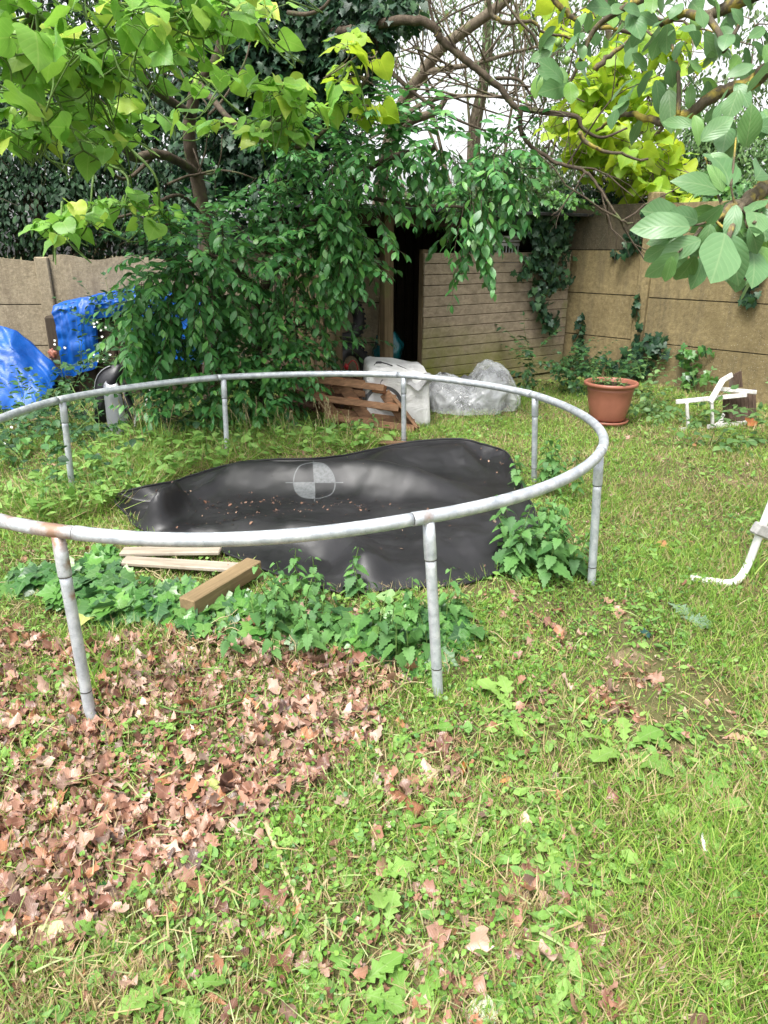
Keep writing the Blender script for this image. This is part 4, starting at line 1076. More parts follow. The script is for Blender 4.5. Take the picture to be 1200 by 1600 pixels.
wdt = r.uniform(.0018, .0042, k)*(1+.10*dist)
P = np.stack([x, y, gz(x, y)-.004], 1)
for nm, mm, mt in (("grass", ~dry, M_GRASS), ("dry_grass", dry, M_STRAW)):
    q = MB(); kk = mm.sum(); scatter(q, T_BLADE, P[mm], A[mm], rdir(kk, r), hgt[mm], wdt[mm]/hgt[mm], r.uniform(0, .6, kk))
    setting(nm, q, mt, 'stuff')
# flat lying cut stems and clippings
n = 19000; x, y = lawn_pts(n, r, 8); m = lawn_ok(x, y) & (r.random(n) < .2+.6*(fbm(x*1.6+5, y*1.6+90, 2) > .5)+.8*straw_w(x, y)); x, y = x[m], y[m]; k = len(x)
P = np.stack([x, y, gz(x, y)+r.uniform(.01, .045, k)], 1); pale = r.random(k) < .55; M_PALE = leafmat("pale_cut_blades", [(.27, .40, .12), (.38, .47, .18), (.20, .34, .08), (.46, .50, .26)], .25, .5, .3)
for nm, s_, mt in (("grass_clippings", ~pale, M_STRAW), ("cut_blades", pale, M_PALE)):
    q = MB(); c_ = s_.sum(); scatter(q, T_BLADE, P[s_], hdir(c_, r)+[0, 0, .16], r.normal(size=(c_, 3))*.3+[0, 0, 1.], r.uniform(.02, .11, c_)*(.5+.5*r.random(c_)), r.uniform(.02, .06, c_)*(1+.35*pale[s_]), r.uniform(-.3, .8, c_))
    setting(nm, q, mt, 'stuff')
# small round leaved ground cover (clover, creeping jenny)
n = 200000; x, y = lawn_pts(n, r, 9.5); d = litter_d(x, y); c_ = fbm(x*1.8+33, y*1.8+61, 3)
bare = np.clip((fbm(x*1.9+140, y*1.9+17, 3)-.60)*9, 0, .75)*(y < 3.4)
m = lawn_ok(x, y) & (r.random(n) < np.clip((1-bare)*(1-.85*d)*(1-.75*np.clip(straw_w(x, y), 0, 1))*(.10+1.7*np.clip(c_-.40, 0, 1)), .006, 1)) & ~inside(LONG, x, y); x, y = x[m], y[m]; k = len(x); dist = np.hypot(x, y)
q = MB(); Nn = r.normal(size=(k, 3))*.6+[0, 0, 1.]
scatter(q, T_ROUND, np.stack([x, y, gz(x, y)+r.uniform(.005, .045, k)], 1), hdir(k, r)+[0, 0, .1], Nn, r.uniform(.006, .016, k)*(1+.08*dist), r.uniform(.65, 1.15, k), r.uniform(0, .6, k), r.uniform(-.2, .5, k))
setting("ground_cover", q, M_CLOV, 'stuff')
n = 62000; x, y = lawn_pts(n, r, 9.5); d = litter_d(x, y); c_ = fbm(x*2.6+133, y*2.6+61, 3)
m = lawn_ok(x, y) & (r.random(n) < np.clip((1-.7*d)*(.10+2.2*np.clip(c_-.42, 0, 1))+.9*inside(LONG, x, y), .02, 1)); x, y = x[m], y[m]; k = len(x)
q = MB(); A = hdir(k, r)+np.column_stack([np.zeros((k, 2)), r.uniform(0, .7, k)])
scatter(q, T_OVAL, np.stack([x, y, gz(x, y)+r.uniform(.005, .03, k)*(1+4*inside(LONG, x, y))], 1), A, r.normal(size=(k, 3))*.4+[0, 0, 1.], r.uniform(.015, .05, k)*(1+1.1*inside(LONG, x, y)), r.uniform(.7, 1.5, k), r.uniform(0, .6, k), r.uniform(0, .35, k))
setting("low_weeds", q, M_DAN, 'stuff')
# dead oak leaves
n = 150000; x, y = lawn_pts(n, r, 7.5, 50); d = litter_d(x, y); m = lawn_ok(x, y) & (r.random(n) < np.clip(d*.66, .024*(y < 3.2)*(x < .6)+.008+.10*straw_w(x, y), 1)); x, y, d = x[m], y[m], d[m]; k = len(x)
q = MB(); Nn = r.normal(size=(k, 3))*.42+[0, 0, 1.]
P = np.stack([x, y, gz(x, y)+r.uniform(.003, .03, k)], 1); A = hdir(k, r)+r.normal(size=(k, 3))*.15; Ls = .010+.055*r.random(k)**1.4; kind = r.random(k)
for lo, hi, tp_ in ((0, .42, T_OAK), (.42, .78, T_TORN), (.78, .9, T_HEART), (.9, 1, T_OVAL)):
    s_ = (kind >= lo) & (kind < hi); c_ = s_.sum(); scatter(q, tp_, P[s_], A[s_], Nn[s_], Ls[s_], r.uniform(.7, 1.5, c_), r.uniform(-.8, .9, c_), r.uniform(-.8, .8, c_), wav=.3)
n = 70000; x, y = lawn_pts(n, r, 6); m = lawn_ok(x, y) & (r.random(n) < .12+.6*np.clip((fbm(x*1.9+140, y*1.9+17, 3)-.5)*8, 0, 1)); x, y = x[m], y[m]; k = len(x)
scatter(q, T_SIMPLE, np.stack([x, y, gz(x, y)+r.uniform(.002, .02, k)], 1), hdir(k, r)+r.normal(size=(k, 3))*.2, r.normal(size=(k, 3))*.5+[0, 0, 1.], .004+.02*r.random(k)**2, r.uniform(.5, 1.6, k), r.uniform(-.6, .6, k), .2)
setting("leaf_litter", q, M_LIT, 'stuff')
# crumbs of leaf and bark lying on the mat
n = 1000; idx = r.integers(0, NR*no, n*6); Pm = MATV.reshape(-1, 3)[idx]
wgt = np.zeros(len(Pm))
for px, py, s in ((300, 800, .22), (250, 770, .1), (360, 790, .2), (790, 720, .22), (740, 705, .2), (230, 830, .2), (420, 800, .3), (830, 800, .15), (640, 800, .9), (620, 870, .5)):
    g = G(px, py, .08); wgt += np.exp(-((Pm[:, 0]-g[0])**2+(Pm[:, 1]-g[1])**2)/(s*s))*(1 if s < .4 else .12)
Pm = Pm[r.random(len(Pm)) < wgt*.33]; k = len(Pm)
q = MB(); scatter(q, T_OAK, Pm+[0, 0, .006], hdir(k, r), r.normal(size=(k, 3))*.3+[0, 0, 1.], r.uniform(.005, .030, k)*r.random(k)**1.3, r.uniform(.4, 1.4, k), .5, .3)
M_CRUMB = leafmat('crumbs', [(.16, .08, .05), (.09, .05, .035), (.26, .15, .10), (.05, .03, .025), (.35, .24, .17)], .05, .6, .3)
setting("leaf_crumbs", q, M_CRUMB, 'stuff')

# ------------------------------------------------------------------ ivy carpet round the timber post
IVA = np.array([G(*p)[:2] for p in [(90, 900), (150, 862), (200, 895), (300, 925), (400, 935), (440, 985), (560, 990), (700, 985), (745, 990), (700, 1060), (640, 1075), (560, 1000), (470, 1010), (360, 1000), (250, 960), (120, 960), (60, 950), (20, 925), (40, 890)]])
def cover(poly, n, r, jit=.05):
    lo = poly.min(0); hi = poly.max(0); P = lo+(hi-lo)*r.random((n*4, 2)); P = P[inside(poly, P[:, 0]+(fbm(P[:, 0]*5, P[:, 1]*5, 2)-.5)*.3, P[:, 1]+(fbm(P[:, 0]*5+50, P[:, 1]*5, 2)-.5)*.3)]; return P[:n]
PV = cover(IVA, 2600, r); PV = PV[r.random(len(PV)) < np.clip((fbm(PV[:, 0]*3.5+7, PV[:, 1]*3.5+2, 3)-.33)*4, .08, 1)]; k = len(PV)
zz_ = gz(PV[:, 0], PV[:, 1])+r.uniform(.01, .095, k)*np.clip(fbm(PV[:, 0]*3+1, PV[:, 1]*3+4, 2)*1.6, .3, 1.2)
onpost = np.array([294, 944])
q = MB(); A = hdir(k, r)+[0, -.35, -.25]; A += r.normal(size=(k, 3))*.2; Nn = r.normal(size=(k, 3))*.35+[0, -.35, 1.]
scatter(q, T_IVY, np.column_stack([PV, zz_]), A, Nn, r.uniform(.05, .115, k), r.uniform(.9, 1.15, k), r.uniform(.05, .4, k), r.uniform(0, .25, k))
st = MB()
for i in range(70):
    c = PV[r.integers(k)]; a = r.uniform(0, 2*PI); pts = []
    for s in range(7):
        a += r.normal()*.4; c = c+np.array([math.cos(a), math.sin(a)])*.05; pts.append([c[0], c[1], float(gz(c[0], c[1]))+.02+.03*r.random()])
    st.tube(smooth_path(pts, 3), .0022, 4, False)
o = setting("ground_ivy", q, M_IVYG, 'stuff'); part("stems", st, M_DSTEM, o)

# ------------------------------------------------------------------ small plants, each a thing
def nettle(px, py, n, h, spread, label, seed, leaf=(.05, .10)):
    r = np.random.default_rng(seed); b = G(px, py); b[2] = float(gz(b[0], b[1]))
    t = thing("nettle_clump", label, "nettle", b, "nettles and leafy weeds round the frame legs"); sm = MB(); lm = MB(); P = []; A = []; Nn = []; Ls = []
    for i in range(n):
        c = b+np.array([*r.normal(size=2)*spread*.5, 0]); hh = h*r.uniform(.55, 1.1); ln = r.normal(size=2)*.18
        pts = np.array([b+[0, 0, .004], (b+c)/2+[0, 0, .006]]+[c+np.array([ln[0]*s*s*hh, ln[1]*s*s*hh, s*hh+.004]) for s in np.linspace(0, 1, 5)]); sm.tube(pts, np.linspace(.0035, .0018, 7), 5, False)
        nn = int(max(4, hh/.045)); a0 = r.uniform(0, PI)
        for j in range(1, nn+1):
            s = .12+.88*j/nn; p = c+np.array([ln[0]*s*s*hh, ln[1]*s*s*hh, s*hh]); a0 += PI/2+r.normal()*.15
            for sg in (0, PI):
                d = np.array([math.cos(a0+sg), math.sin(a0+sg), 0]); dn = r.uniform(.15, .8)
                P.append(p+d*.012); A.append(d-np.array([0, 0, dn])); Nn.append(d*dn+np.array([0, 0, 1.])+r.normal(size=3)*.15); Ls.append(r.uniform(*leaf)*(1-.55*max(0, s-.55)/.45)*(.6+.4*min(1, s*3)))
    k = len(P); scatter(lm, T_NET, np.array(P), np.array(A), np.array(Nn), np.array(Ls), r.uniform(.95, 1.2, k), r.uniform(.1, .45, k), r.uniform(.05, .25, k))
    part("stem", sm, M_STEM, t); part("foliage", lm, M_NET, t)
nettle(838, 902, 17, .33, .2, "largest nettle clump growing against the right end of the black mat", 1, (.07, .13))
nettle(880, 885, 5, .2, .1, "low nettles touching the foot of the nearest right frame leg", 2)
nettle(848, 770, 9, .34, .16, "nettles behind the mat beside the far right frame leg", 3)
nettle(862, 838, 7, .24, .12, "mid sized nettles between the two right hand frame legs", 4)
nettle(635, 1005, 10, .26, .17, "nettles just left of the front middle frame leg", 5, (.05, .095))
nettle(705, 975, 4, .17, .06, "thin nettle sprig just right of the front middle frame leg", 6)
nettle(475, 962, 16, .25, .24, "bushy nettles growing in front of the mat beside the timber post", 7, (.045, .09))
nettle(450, 990, 9, .19, .24, "low nettles among brown leaves left of the bushy ones", 8, (.05, .10))
nettle(560, 1010, 4, .10, .12, "short nettles growing between the bushy nettles and the front middle leg", 9)
nettle(130, 790, 8, .22, .3, "weedy nettles behind the front left rail inside the frame", 10)
nettle(60, 720, 9, .2, .4, "weedy nettles under the left side of the ring", 11)
nettle(560, 680, 5, .16, .2, "weeds in long grass in front of the pallet", 12)

def dandelion(px, py, n, L0, L1, label, seed, mat=M_CLOV, tpl=T_DAND, flat=.5, W=1.1):
    r = np.random.default_rng(seed); b = G(px, py); b[2] = float(gz(b[0], b[1]))+.005; q = MB(); a = np.arange(n)*2.4+r.uniform(0, 6)
    A = np.stack([np.cos(a), np.sin(a), r.uniform(.2, 1.1, n)*flat*1.4], 1); Nn = np.stack([-np.cos(a)*A[:, 2], -np.sin(a)*A[:, 2], np.ones(n)], 1)+r.normal(size=(n, 3))*.25
    scatter(q, tpl, b+A*.008, A, Nn, r.uniform(L0, L1, n), W*r.uniform(.85, 1.2, n), r.uniform(.2, .8, n), r.uniform(.05, .3, n), wav=.15)
    return single("dandelion", q, mat, label, "dandelion", b, "dandelion and dock rosettes in the lawn")
DD = [(975, 1180, 7, .12, .2, "long toothed dandelion in short grass below the bent white tube"), (800, 1110, 6, .1, .16, "dandelion beside the dark leaf patch right of the front middle leg"), (1085, 1270, 5, .12, .2, "toothed dandelion nearest the right edge of the lawn"), (490, 1310, 5, .07, .12, "dandelion with upright leaf beside the pale stick"), (575, 1370, 6, .07, .13, "dandelion between the pale stick and the bark piece"), (600, 1450, 5, .06, .1, "small dandelion in the dry grass close to the camera"), (165, 1480, 6, .07, .11, "dandelion beside the pale yellow fallen leaf"), (120, 1530, 5, .07, .1, "dandelion nearest the bottom left corner of the lawn"), (275, 1540, 7, .07, .12, "broad leaved dandelion near the bottom of the lawn"), (550, 1545, 6, .09, .13, "tall light green dandelion at the bottom of the lawn"), (1030, 1380, 5, .09, .14, "pale grey green dandelion flattened in the clover"), (650, 1140, 6, .08, .13, "dandelion between leaf litter and lawn below the front middle leg"), (760, 1090, 5, .09, .14, "dandelion just right of the front middle frame leg"), (940, 1090, 5, .06, .1, "dandelion on the lawn under the right frame leg"), (215, 1180, 5, .06, .1, "lone green dandelion amid the brown leaf litter"), (40, 1170, 5, .07, .12, "dandelion at the left edge of the leaf litter"), (640, 1590, 6, .09, .14, "broad weed rosette at the bottom edge"), (860, 1310, 6, .07, .12, "low dandelion in mid lawn clover")]
for i, (px, py, n_, a_, b_, lb) in enumerate(DD): dandelion(px, py, n_, a_, b_, lb, 60+i, M_DAN)

def grass_tuft(px, py, n, h, label, seed, dryf=.2, heads=0):
    r = np.random.default_rng(seed); b = G(px, py); b[2] = float(gz(b[0], b[1])); t = thing("grass_tuft", label, "grass tuft", b, "tall grass tufts"); q = MB()
    A = np.stack([r.normal(size=n)*.35, r.normal(size=n)*.35, np.ones(n)], 1); P = b+np.column_stack([r.normal(size=(n, 2))*.05, np.zeros(n)]); Ls = h*r.uniform(.4, 1.1, n)
    scatter(q, T_BLADE, P, A, rdir(n, r), Ls, r.uniform(.004, .009, n)/Ls, r.uniform(0, .8, n)); part("blades", q, M_GRASS, t)
    if heads:
        s = MB()
        for i in range(heads):
            c = b+np.array([*r.normal(size=2)*.06, 0]); l = r.normal(size=2)*.2; H = h*r.uniform(.9, 1.4); pts = np.array([c+np.array([l[0]*u*u*H, l[1]*u*u*H, u*H]) for u in np.linspace(0, 1, 6)]); s.tube(pts, .0018, 4, False)
            k = 14; scatter(s, T_SIMPLE, pts[-1]-np.array([0, 0, 1.])*np.linspace(0, .07, k)[:, None], rdir(k, r)*.6+[0, 0, 1.], rdir(k, r), .014, 1.)
        part("seed_stalk", s, M_DSTEM, t)
GT = [(220, 690, 60, .3, "tall seeding grass beside the silver casing", 8), (255, 705, 50, .3, "arching grass right of the silver casing", 6), (385, 690, 55, .26, "grass tuft with stalks right of the far left leg", 7), (450, 690, 40, .24, "grass tuft with stalks in front of the dark shrub", 6), (510, 680, 40, .25, "pale stalks in front of the pallet", 8), (545, 690, 30, .22, "grass by the foot of the pallet", 5), (1175, 905, 60, .16, "long grass beside the bent white tube", 0), (740, 600, 25, .22, "grass blades rising before the plastic sheet", 2), (812, 640, 30, .2, "grass against the back right leg of the frame", 0), (50, 800, 50, .2, "long grass under the left rail", 4), (150, 1080, 14, .26, "long pale blades at the foot of the front left leg", 0), (1100, 870, 40, .08, "short tuft above the bent white tube end", 0)]
for i, (px, py, n_, h_, lb, hd) in enumerate(GT): grass_tuft(px, py, n_, h_, lb, 200+i, .2, hd)

# dock leaf, flat leaves, single fallen leaves, sticks
def fallen(px, py, L_, tpl, cols, label, ang, tilt=.25, z=.02, W=1., name="fallen_leaf", cat="leaf", droop=.2, grp=None):
    g = G(px, py); g[2] = float(gz(g[0], g[1]))+z; q = MB(); a = math.radians(ang)
    A = np.array([[math.cos(a), math.sin(a), .1]]); scatter(q, tpl, g[None]-A*L_/2, A, np.array([[tilt*math.sin(a*3), -tilt, 1.]]), L_, W, droop, .12, wav=.1)
    m = leafmat(name+"_tone", [cols, tuple(c*.8 for c in cols)], .15, .5, .35, 7, tuple(min(1, c*1.3+.04) for c in cols))
    return single(name, q, m, label, cat, None, grp)
fallen(95, 1470, .10, T_HEART, (.55, .62, .28), "large pale yellow green fallen leaf at the lower left", 10)
fallen(130, 1425, .11, T_OVAL, (.02, .10, .02), "dark green glossy fallen leaf, lowest of the dark pair", 60, W=1.2)
fallen(155, 1390, .085, T_OVAL, (.018, .085, .02), "dark green glossy fallen leaf, upper of the dark pair", 110, W=1.3)
fallen(362, 1442, .055, T_HEART, (.55, .40, .32), "pinkish grey curled leaf in the dry grass near the pale stick", 70)
fallen(755, 1572, .07, T_HEART, (.62, .68, .48), "pale mint green leaf lying near the bottom of the lawn", 80)
fallen(722, 1195, .07, T_OVAL, (.42, .14, .04), "orange brown oval leaf standing on its edge in the clover", 90, .9, W=1.1)
fallen(1037, 858, .10, T_ROUND, (.55, .27, .12), "orange tan round leaf on the lawn below the wall", 0)
fallen(132, 970, .10, T_IVY, (.50, .55, .17), "yellow ivy leaf with brown spots by the front left leg", -80, .4, .05)
fallen(335, 1222, .05, T_HEART, (.42, .46, .14), "small yellow green leaf lying on the leaf litter", 20)
fallen(1155, 1165, .07, T_OAK, (.52, .32, .20), "curled tan oak leaf near the right edge of the lawn", 150)
fallen(790, 1215, .05, T_OAK, (.55, .28, .1), "small light orange leaf in dry grass", 30)
fallen(600, 955, .08, T_HEART, (.22, .36, .13), "broad pale leaf lying folded at the front edge of the mat", 170, .5, .06)
fallen(1060, 965, .13, T_DAND, (.20, .30, .18), "wilted grey green dock leaf on the lawn in front of the white tube", -60, .3, .03, 1.5)
fallen(1085, 985, .13, T_DAND, (.17, .27, .16), "second wilted dock leaf, lower of the pair before the white tube", -35, .3, .03, 1.5)
fallen(1176, 664, .12, T_HEART, (.38, .14, .05), "orange brown leaf at the corner of the overturned chair", 10, .8, .06)
fallen(1010, 1000, .05, T_IVY, (.03, .09, .08), "bluish dark ivy leaf lying on the lawn", 40)
fallen(560, 1150, .06, T_OAK, (.5, .3, .18), "pale oak leaf at the edge of the lawn", 75)
def stick(pts, r0, r1, label, mat=M_DSTEM, name="stick", z=.02):
    P = []
    for px, py in pts:
        g = G(px, py); g[2] = float(gz(g[0], g[1]))+z; P.append(g)
    q = MB(); P = smooth_path(np.array(P), 5); q.tube(P, np.linspace(r0, r1, len(P)), 8); single(name, q, mat, label, "stick", None, None)
stick([(415, 1282), (432, 1325), (452, 1372), (470, 1420)], .0085, .005, "long pale straight stick lying on leaf litter")
M_BARKR = barkmat("red_bark", (.11, .045, .025), (.28, .13, .07), None, 20)
stick([(608, 1228), (630, 1248), (657, 1268)], .016, .02, "thick reddish bark stick at the edge of the leaf litter", M_BARKR, z=.018)
stick([(1092, 1318), (1100, 1345)], .006, .005, "short white stem standing in the right part of the lawn", M_WHITE, z=.03)
stick([(1160, 1290), (1185, 1312), (1200, 1318)], .006, .004, "thin pale stem lying near the right edge", M_DSTEM)
stick([(965, 1180), (985, 1215), (1005, 1232)], .006, .004, "pale dandelion stalk lying in the clover")
stick([(500, 1385), (520, 1360), (545, 1350)], .005, .004, "thin bent dry twig near the long pale stick")
stick([(380, 1100), (300, 1120), (245, 1108)], .004, .003, "thin green brown runner over the oak leaves", M_STEM, z=.04)
stick([(770, 600), (785, 630), (830, 655)], .006, .004, "pale stalk leaning from the plastic sheet onto grass", M_STEM, z=.06)
stick([(735, 1320), (745, 1280), (752, 1240)], .004, .003, "thin upright straw left standing in mid lawn", M_DSTEM, z=.03)
# ================================================================== SHRUBS AND TREES
rt = np.random.default_rng(404)
def lobes_to_starts(lobes, r, down=-.2, outw=1.0):
    """(px, py, rx px, ry px, Y, depth m, n): start points and directions filling lobes"""
    S = []; D = []
    for px, py, rx, ry, Yd, dp, n in lobes:
        c = at(px, py, Yd); s = np.linalg.norm(c-[0, 0, CH])/FPX*.97; P, d = blob_points(c, (rx*s, dp, ry*s), n, r, .35)
        P = P-d*np.array([.10, .05, .02]); S.append(P); D.append(d*outw+np.array([0, -.25, down]))
    return np.concatenate(S), np.concatenate(D)
# ---------------- central plum shrub
pb = at(405, 600, 6.9); pb[2] = 0
plum = thing("plum_tree", "bushy dark green leafed tree with drooping shoots filling the space before the shed", "tree", pb)
q = MB()
limb(q, [(402, 640, 6.9), (403, 560, 6.9), (400, 480, 6.9), (425, 430, 6.9), (470, 370, 6.9), (530, 300, 6.8), (600, 250, 6.7), (680, 230, 6.6)], .065, .02, 9)
limb(q, [(400, 480, 6.9), (370, 420, 6.7), (320, 400, 6.4), (260, 410, 6.0)], .04, .012, 7)
limb(q, [(425, 430, 6.9), (440, 350, 6.8), (430, 280, 6.6)], .035, .012, 7)
limb(q, [(402, 560, 6.9), (440, 520, 6.6), (490, 500, 6.3)], .03, .01, 7)
limb(q, [(530, 300, 6.8), (640, 320, 6.5), (740, 330, 6.3), (750, 400, 6.2)], .022, .006, 6)
part("trunk", q, M_BARK, plum)
LOB = [(240, 440, 45, 60, 5.9, .3, 30), (232, 520, 38, 40, 5.8, .25, 18), (275, 395, 55, 35, 6.0, .3, 22), (215, 470, 25, 30, 5.8, .2, 8), (330, 430, 85, 75, 6.1, .45, 60), (265, 470, 55, 70, 5.9, .35, 34), (420, 400, 110, 80, 6.4, .5, 60), (500, 350, 90, 80, 6.5, .5, 56), (540, 290, 90, 70, 6.6, .5, 56), (455, 440, 75, 60, 6.5, .45, 34), (400, 480, 90, 50, 6.4, .4, 34), (520, 420, 50, 60, 6.5, .35, 22), (605, 232, 85, 42, 6.6, .5, 48), (690, 222, 80, 34, 6.7, .45, 40), (770, 255, 50, 40, 6.6, .4, 28), (740, 330, 50, 60, 6.4, .3, 24), (545, 400, 30, 60, 6.4, .3, 14), (440, 260, 50, 40, 6.5, .4, 18), (300, 380, 60, 40, 6.2, .35, 22), (470, 230, 60, 35, 6.6, .35, 18), (590, 210, 90, 25, 6.8, .4, 18)]
S, D = lobes_to_starts(LOB, rt, -.25)
# hanging shoots
for px, py, Yd in ((735, 330, 6.2), (730, 350, 6.2), (745, 360, 6.1), (760, 330, 6.2), (780, 310, 6.3), (790, 350, 6.3), (800, 300, 6.4), (540, 420, 6.2), (530, 400, 6.2), (545, 440, 6.3), (535, 330, 6.1), (230, 470, 5.7), (300, 460, 5.7), (320, 500, 5.8), (265, 500, 5.7), (355, 390, 5.8), (240, 540, 5.7), (765, 380, 6.2), (740, 400, 6.15), (520, 280, 6.0), (750, 240, 6.5), (810, 270, 6.5), (820, 300, 6.5)):
    for _ in range(3): S = np.concatenate([S, [at(px+rt.normal()*10, py-30+rt.normal()*10, Yd+rt.normal()*.1)]]); D = np.concatenate([D, [[rt.normal()*.25, -.2, -1.]]])
lm = MB(); tm = MB(); sprays(lm, tm, T_LAUR, S, D, rt, (7, 12), .042, (.075, .125), .38, (.0, .55), W=(1.15, 1.45), side=1.1, droop=(.05, .4))
part("foliage_twigs", tm, M_BARK, plum); part("crown", lm, M_LAU, plum)
# ---------------- undergrowth below it
def bush(name, label, cat, lobes, tpl, mat, r, L_, nl=(6, 11), seg=.045, sag=.3, down=(.1, .7), grp=None, W=(.9, 1.1), base=None, twigm=None, extra=None):
    S, D = lobes_to_starts(lobes, r, .1); b = at(lobes[0][0], lobes[0][1], lobes[0][4]); b[2] = 0
    t = thing(name, label, cat, b if base is None else base, grp); lm = MB(); tm = MB()
    if extra: extra(tm)
    sprays(lm, tm, tpl, S, D, r, nl, seg, L_, sag, down, .003, W); part("foliage_stems", tm, twigm or M_STEM, t); part("foliage", lm, mat, t); return t
bush("understorey_shrub", "dark green low shrub under the plum tree behind the frame rail", "shrub", [(350, 600, 80, 70, 6.15, .4, 60), (410, 605, 60, 55, 6.3, .4, 50), (300, 640, 50, 45, 5.95, .3, 26), (395, 660, 70, 35, 6.0, .3, 28), (440, 640, 22, 26, 6.2, .2, 10), (420, 550, 90, 45, 6.4, .4, 36), (330, 540, 60, 40, 6.3, .35, 24), (380, 580, 90, 50, 6.2, .4, 40)], T_LAUR, M_LAU, rt, (.065, .11), (7, 12), .045, .25, (.1, .8), W=(1.1, 1.4))
bush("leafy_shoot", "grey green leafy shoots reaching over the bark heap", "plant", [(520, 525, 45, 20, 6.9, .2, 14), (490, 545, 30, 20, 6.8, .2, 10)], T_OVAL, M_BRAM, rt, (.05, .08))
# brambles with white flowers
def flowers(mb, P, r, s=.013):
    k = len(P); 
    for j in range(5):
        a = j*2*PI/5; D_ = np.array([math.cos(a), -.5, math.sin(a)]); scatter(mb, T_ROUND, P, np.repeat(D_[None], k, 0)+r.normal(size=(k, 3))*.15, np.repeat([[0, -1., .5]], k, 0)+r.normal(size=(k, 3))*.2, s, 1., .1, .2)
def bramble(label, lobes, r, fl):
    t = bush("bramble", label, "bramble", lobes, T_OVAL, M_BRAM, r, (.045, .085), (7, 12), .05, .35, (.0, .6), "bramble patches on the left", W=(1.3, 1.7))
    if fl:
        q = MB(); P = np.concatenate([at(px, py, Yd)+r.normal(size=(n, 3))*[.06, .05, .035] for px, py, Yd, n in fl]); flowers(q, P, r); part("blossom", q, M_WHITE, t)
    return t
bramble("flowering bramble in front of the dark gap of the draped tarpaulin", [(185, 535, 45, 40, 6.9, .3, 26), (215, 570, 50, 40, 6.7, .3, 26), (125, 590, 35, 25, 6.7, .25, 10)], rt, [(158, 512, 6.55, 6), (158, 563, 6.35, 7), (205, 580, 6.3, 9), (240, 550, 6.2, 7), (98, 533, 6.5, 3), (222, 582, 6.2, 6)])
bramble("bramble growing behind the silver casing towards the shrub", [(235, 620, 45, 40, 6.2, .25, 26), (215, 655, 25, 25, 6.0, .2, 10), (262, 665, 35, 30, 5.9, .2, 14)], rt, [(232, 618, 5.95, 5)])
bramble("bramble and nettle mass left of the silver casing", [(105, 640, 50, 25, 6.3, .3, 24), (50, 672, 60, 26, 6.0, .3, 26), (120, 678, 40, 28, 5.8, .25, 16), (10, 668, 50, 20, 6.2, .3, 16), (-60, 675, 60, 24, 6.0, .3, 14)], rt, [(20, 672, 5.7, 3), (8, 700, 5.4, 2), (20, 655, 5.9, 2)])
bramble("low bramble spreading inside the frame under the left rail", [(40, 720, 60, 25, 5.2, .3, 20), (150, 715, 50, 22, 5.2, .25, 14), (80, 770, 60, 22, 4.6, .3, 14)], rt, [(5, 690, 5.3, 2)])
for i, pts in enumerate(([(110, 600, 6.0), (133, 640, 5.8), (180, 695, 5.5), (215, 745, 5.2)], [(140, 655, 5.7), (100, 690, 5.6), (60, 730, 5.5)])):
    q = MB(); limb(q, pts, .006, .003, 6); single("bramble_cane", q, M_STEM, ["long pale green cane arching down from the brambles", "short pale green cane forking towards the left rail"][i], "bramble cane")

# ---------------- weeds along the wall, seedlings in the pot
bush("weed_patch", "green weeds at the foot of the shed planks behind the terracotta pot", "weeds", [(860, 592, 55, 25, 8.0, .35, 44), (830, 565, 28, 28, 8.2, .2, 16), (905, 590, 35, 32, 7.9, .3, 30), (950, 600, 45, 25, 7.7, .3, 26)], T_OVAL, M_BRAM, rt, (.05, .085), W=(1.2, 1.5))
bush("weed_patch", "tangled weeds between the terracotta pot and the overturned chair", "weeds", [(1010, 612, 50, 26, 7.2, .3, 34), (1040, 645, 45, 18, 6.7, .25, 20), (990, 650, 30, 14, 6.6, .2, 10)], T_OVAL, M_HEDG, rt, (.04, .08), W=(1.2, 1.6))
bush("weed_patch", "light green weeds in front of and under the overturned chair", "weeds", [(1110, 698, 55, 10, 5.7, .2, 20), (1185, 702, 45, 14, 5.7, .2, 14), (1090, 655, 30, 16, 6.5, .2, 12), (1230, 670, 50, 30, 5.9, .3, 14)], T_OVAL, M_HEDG, rt, (.05, .10), W=(1.2, 1.6))
t = thing("seedling", "sparse green seedlings growing out of the terracotta pot", "seedlings", pc+[0, 0, .36]); sm = MB(); lm = MB()
for i in range(26):
    c = pc+np.array([*(rt.normal(size=2)*.085), .36]); h = .05+.04*rt.random(); 
    if i in (3, 4): h = .24
    if i in (5, 6): h = .17
    if i < 7: c[0] = pc[0]-.1-.015*i
    pts = np.array([c, c+[rt.normal()*.01, 0, h*.5], c+[rt.normal()*.02, rt.normal()*.02, h]]); sm.tube(pts, .002, 4, False); k = max(5, int(h/.014)); s = rt.random(k)[:, None]
    leaves_on(lm, T_OVAL, pts[0]+(pts[2]-pts[0])*s, hdir(k, rt), .02, .045, rt, (-.3, .5))
part("stem", sm, M_STEM, t); part("foliage", lm, M_HEDG, t)

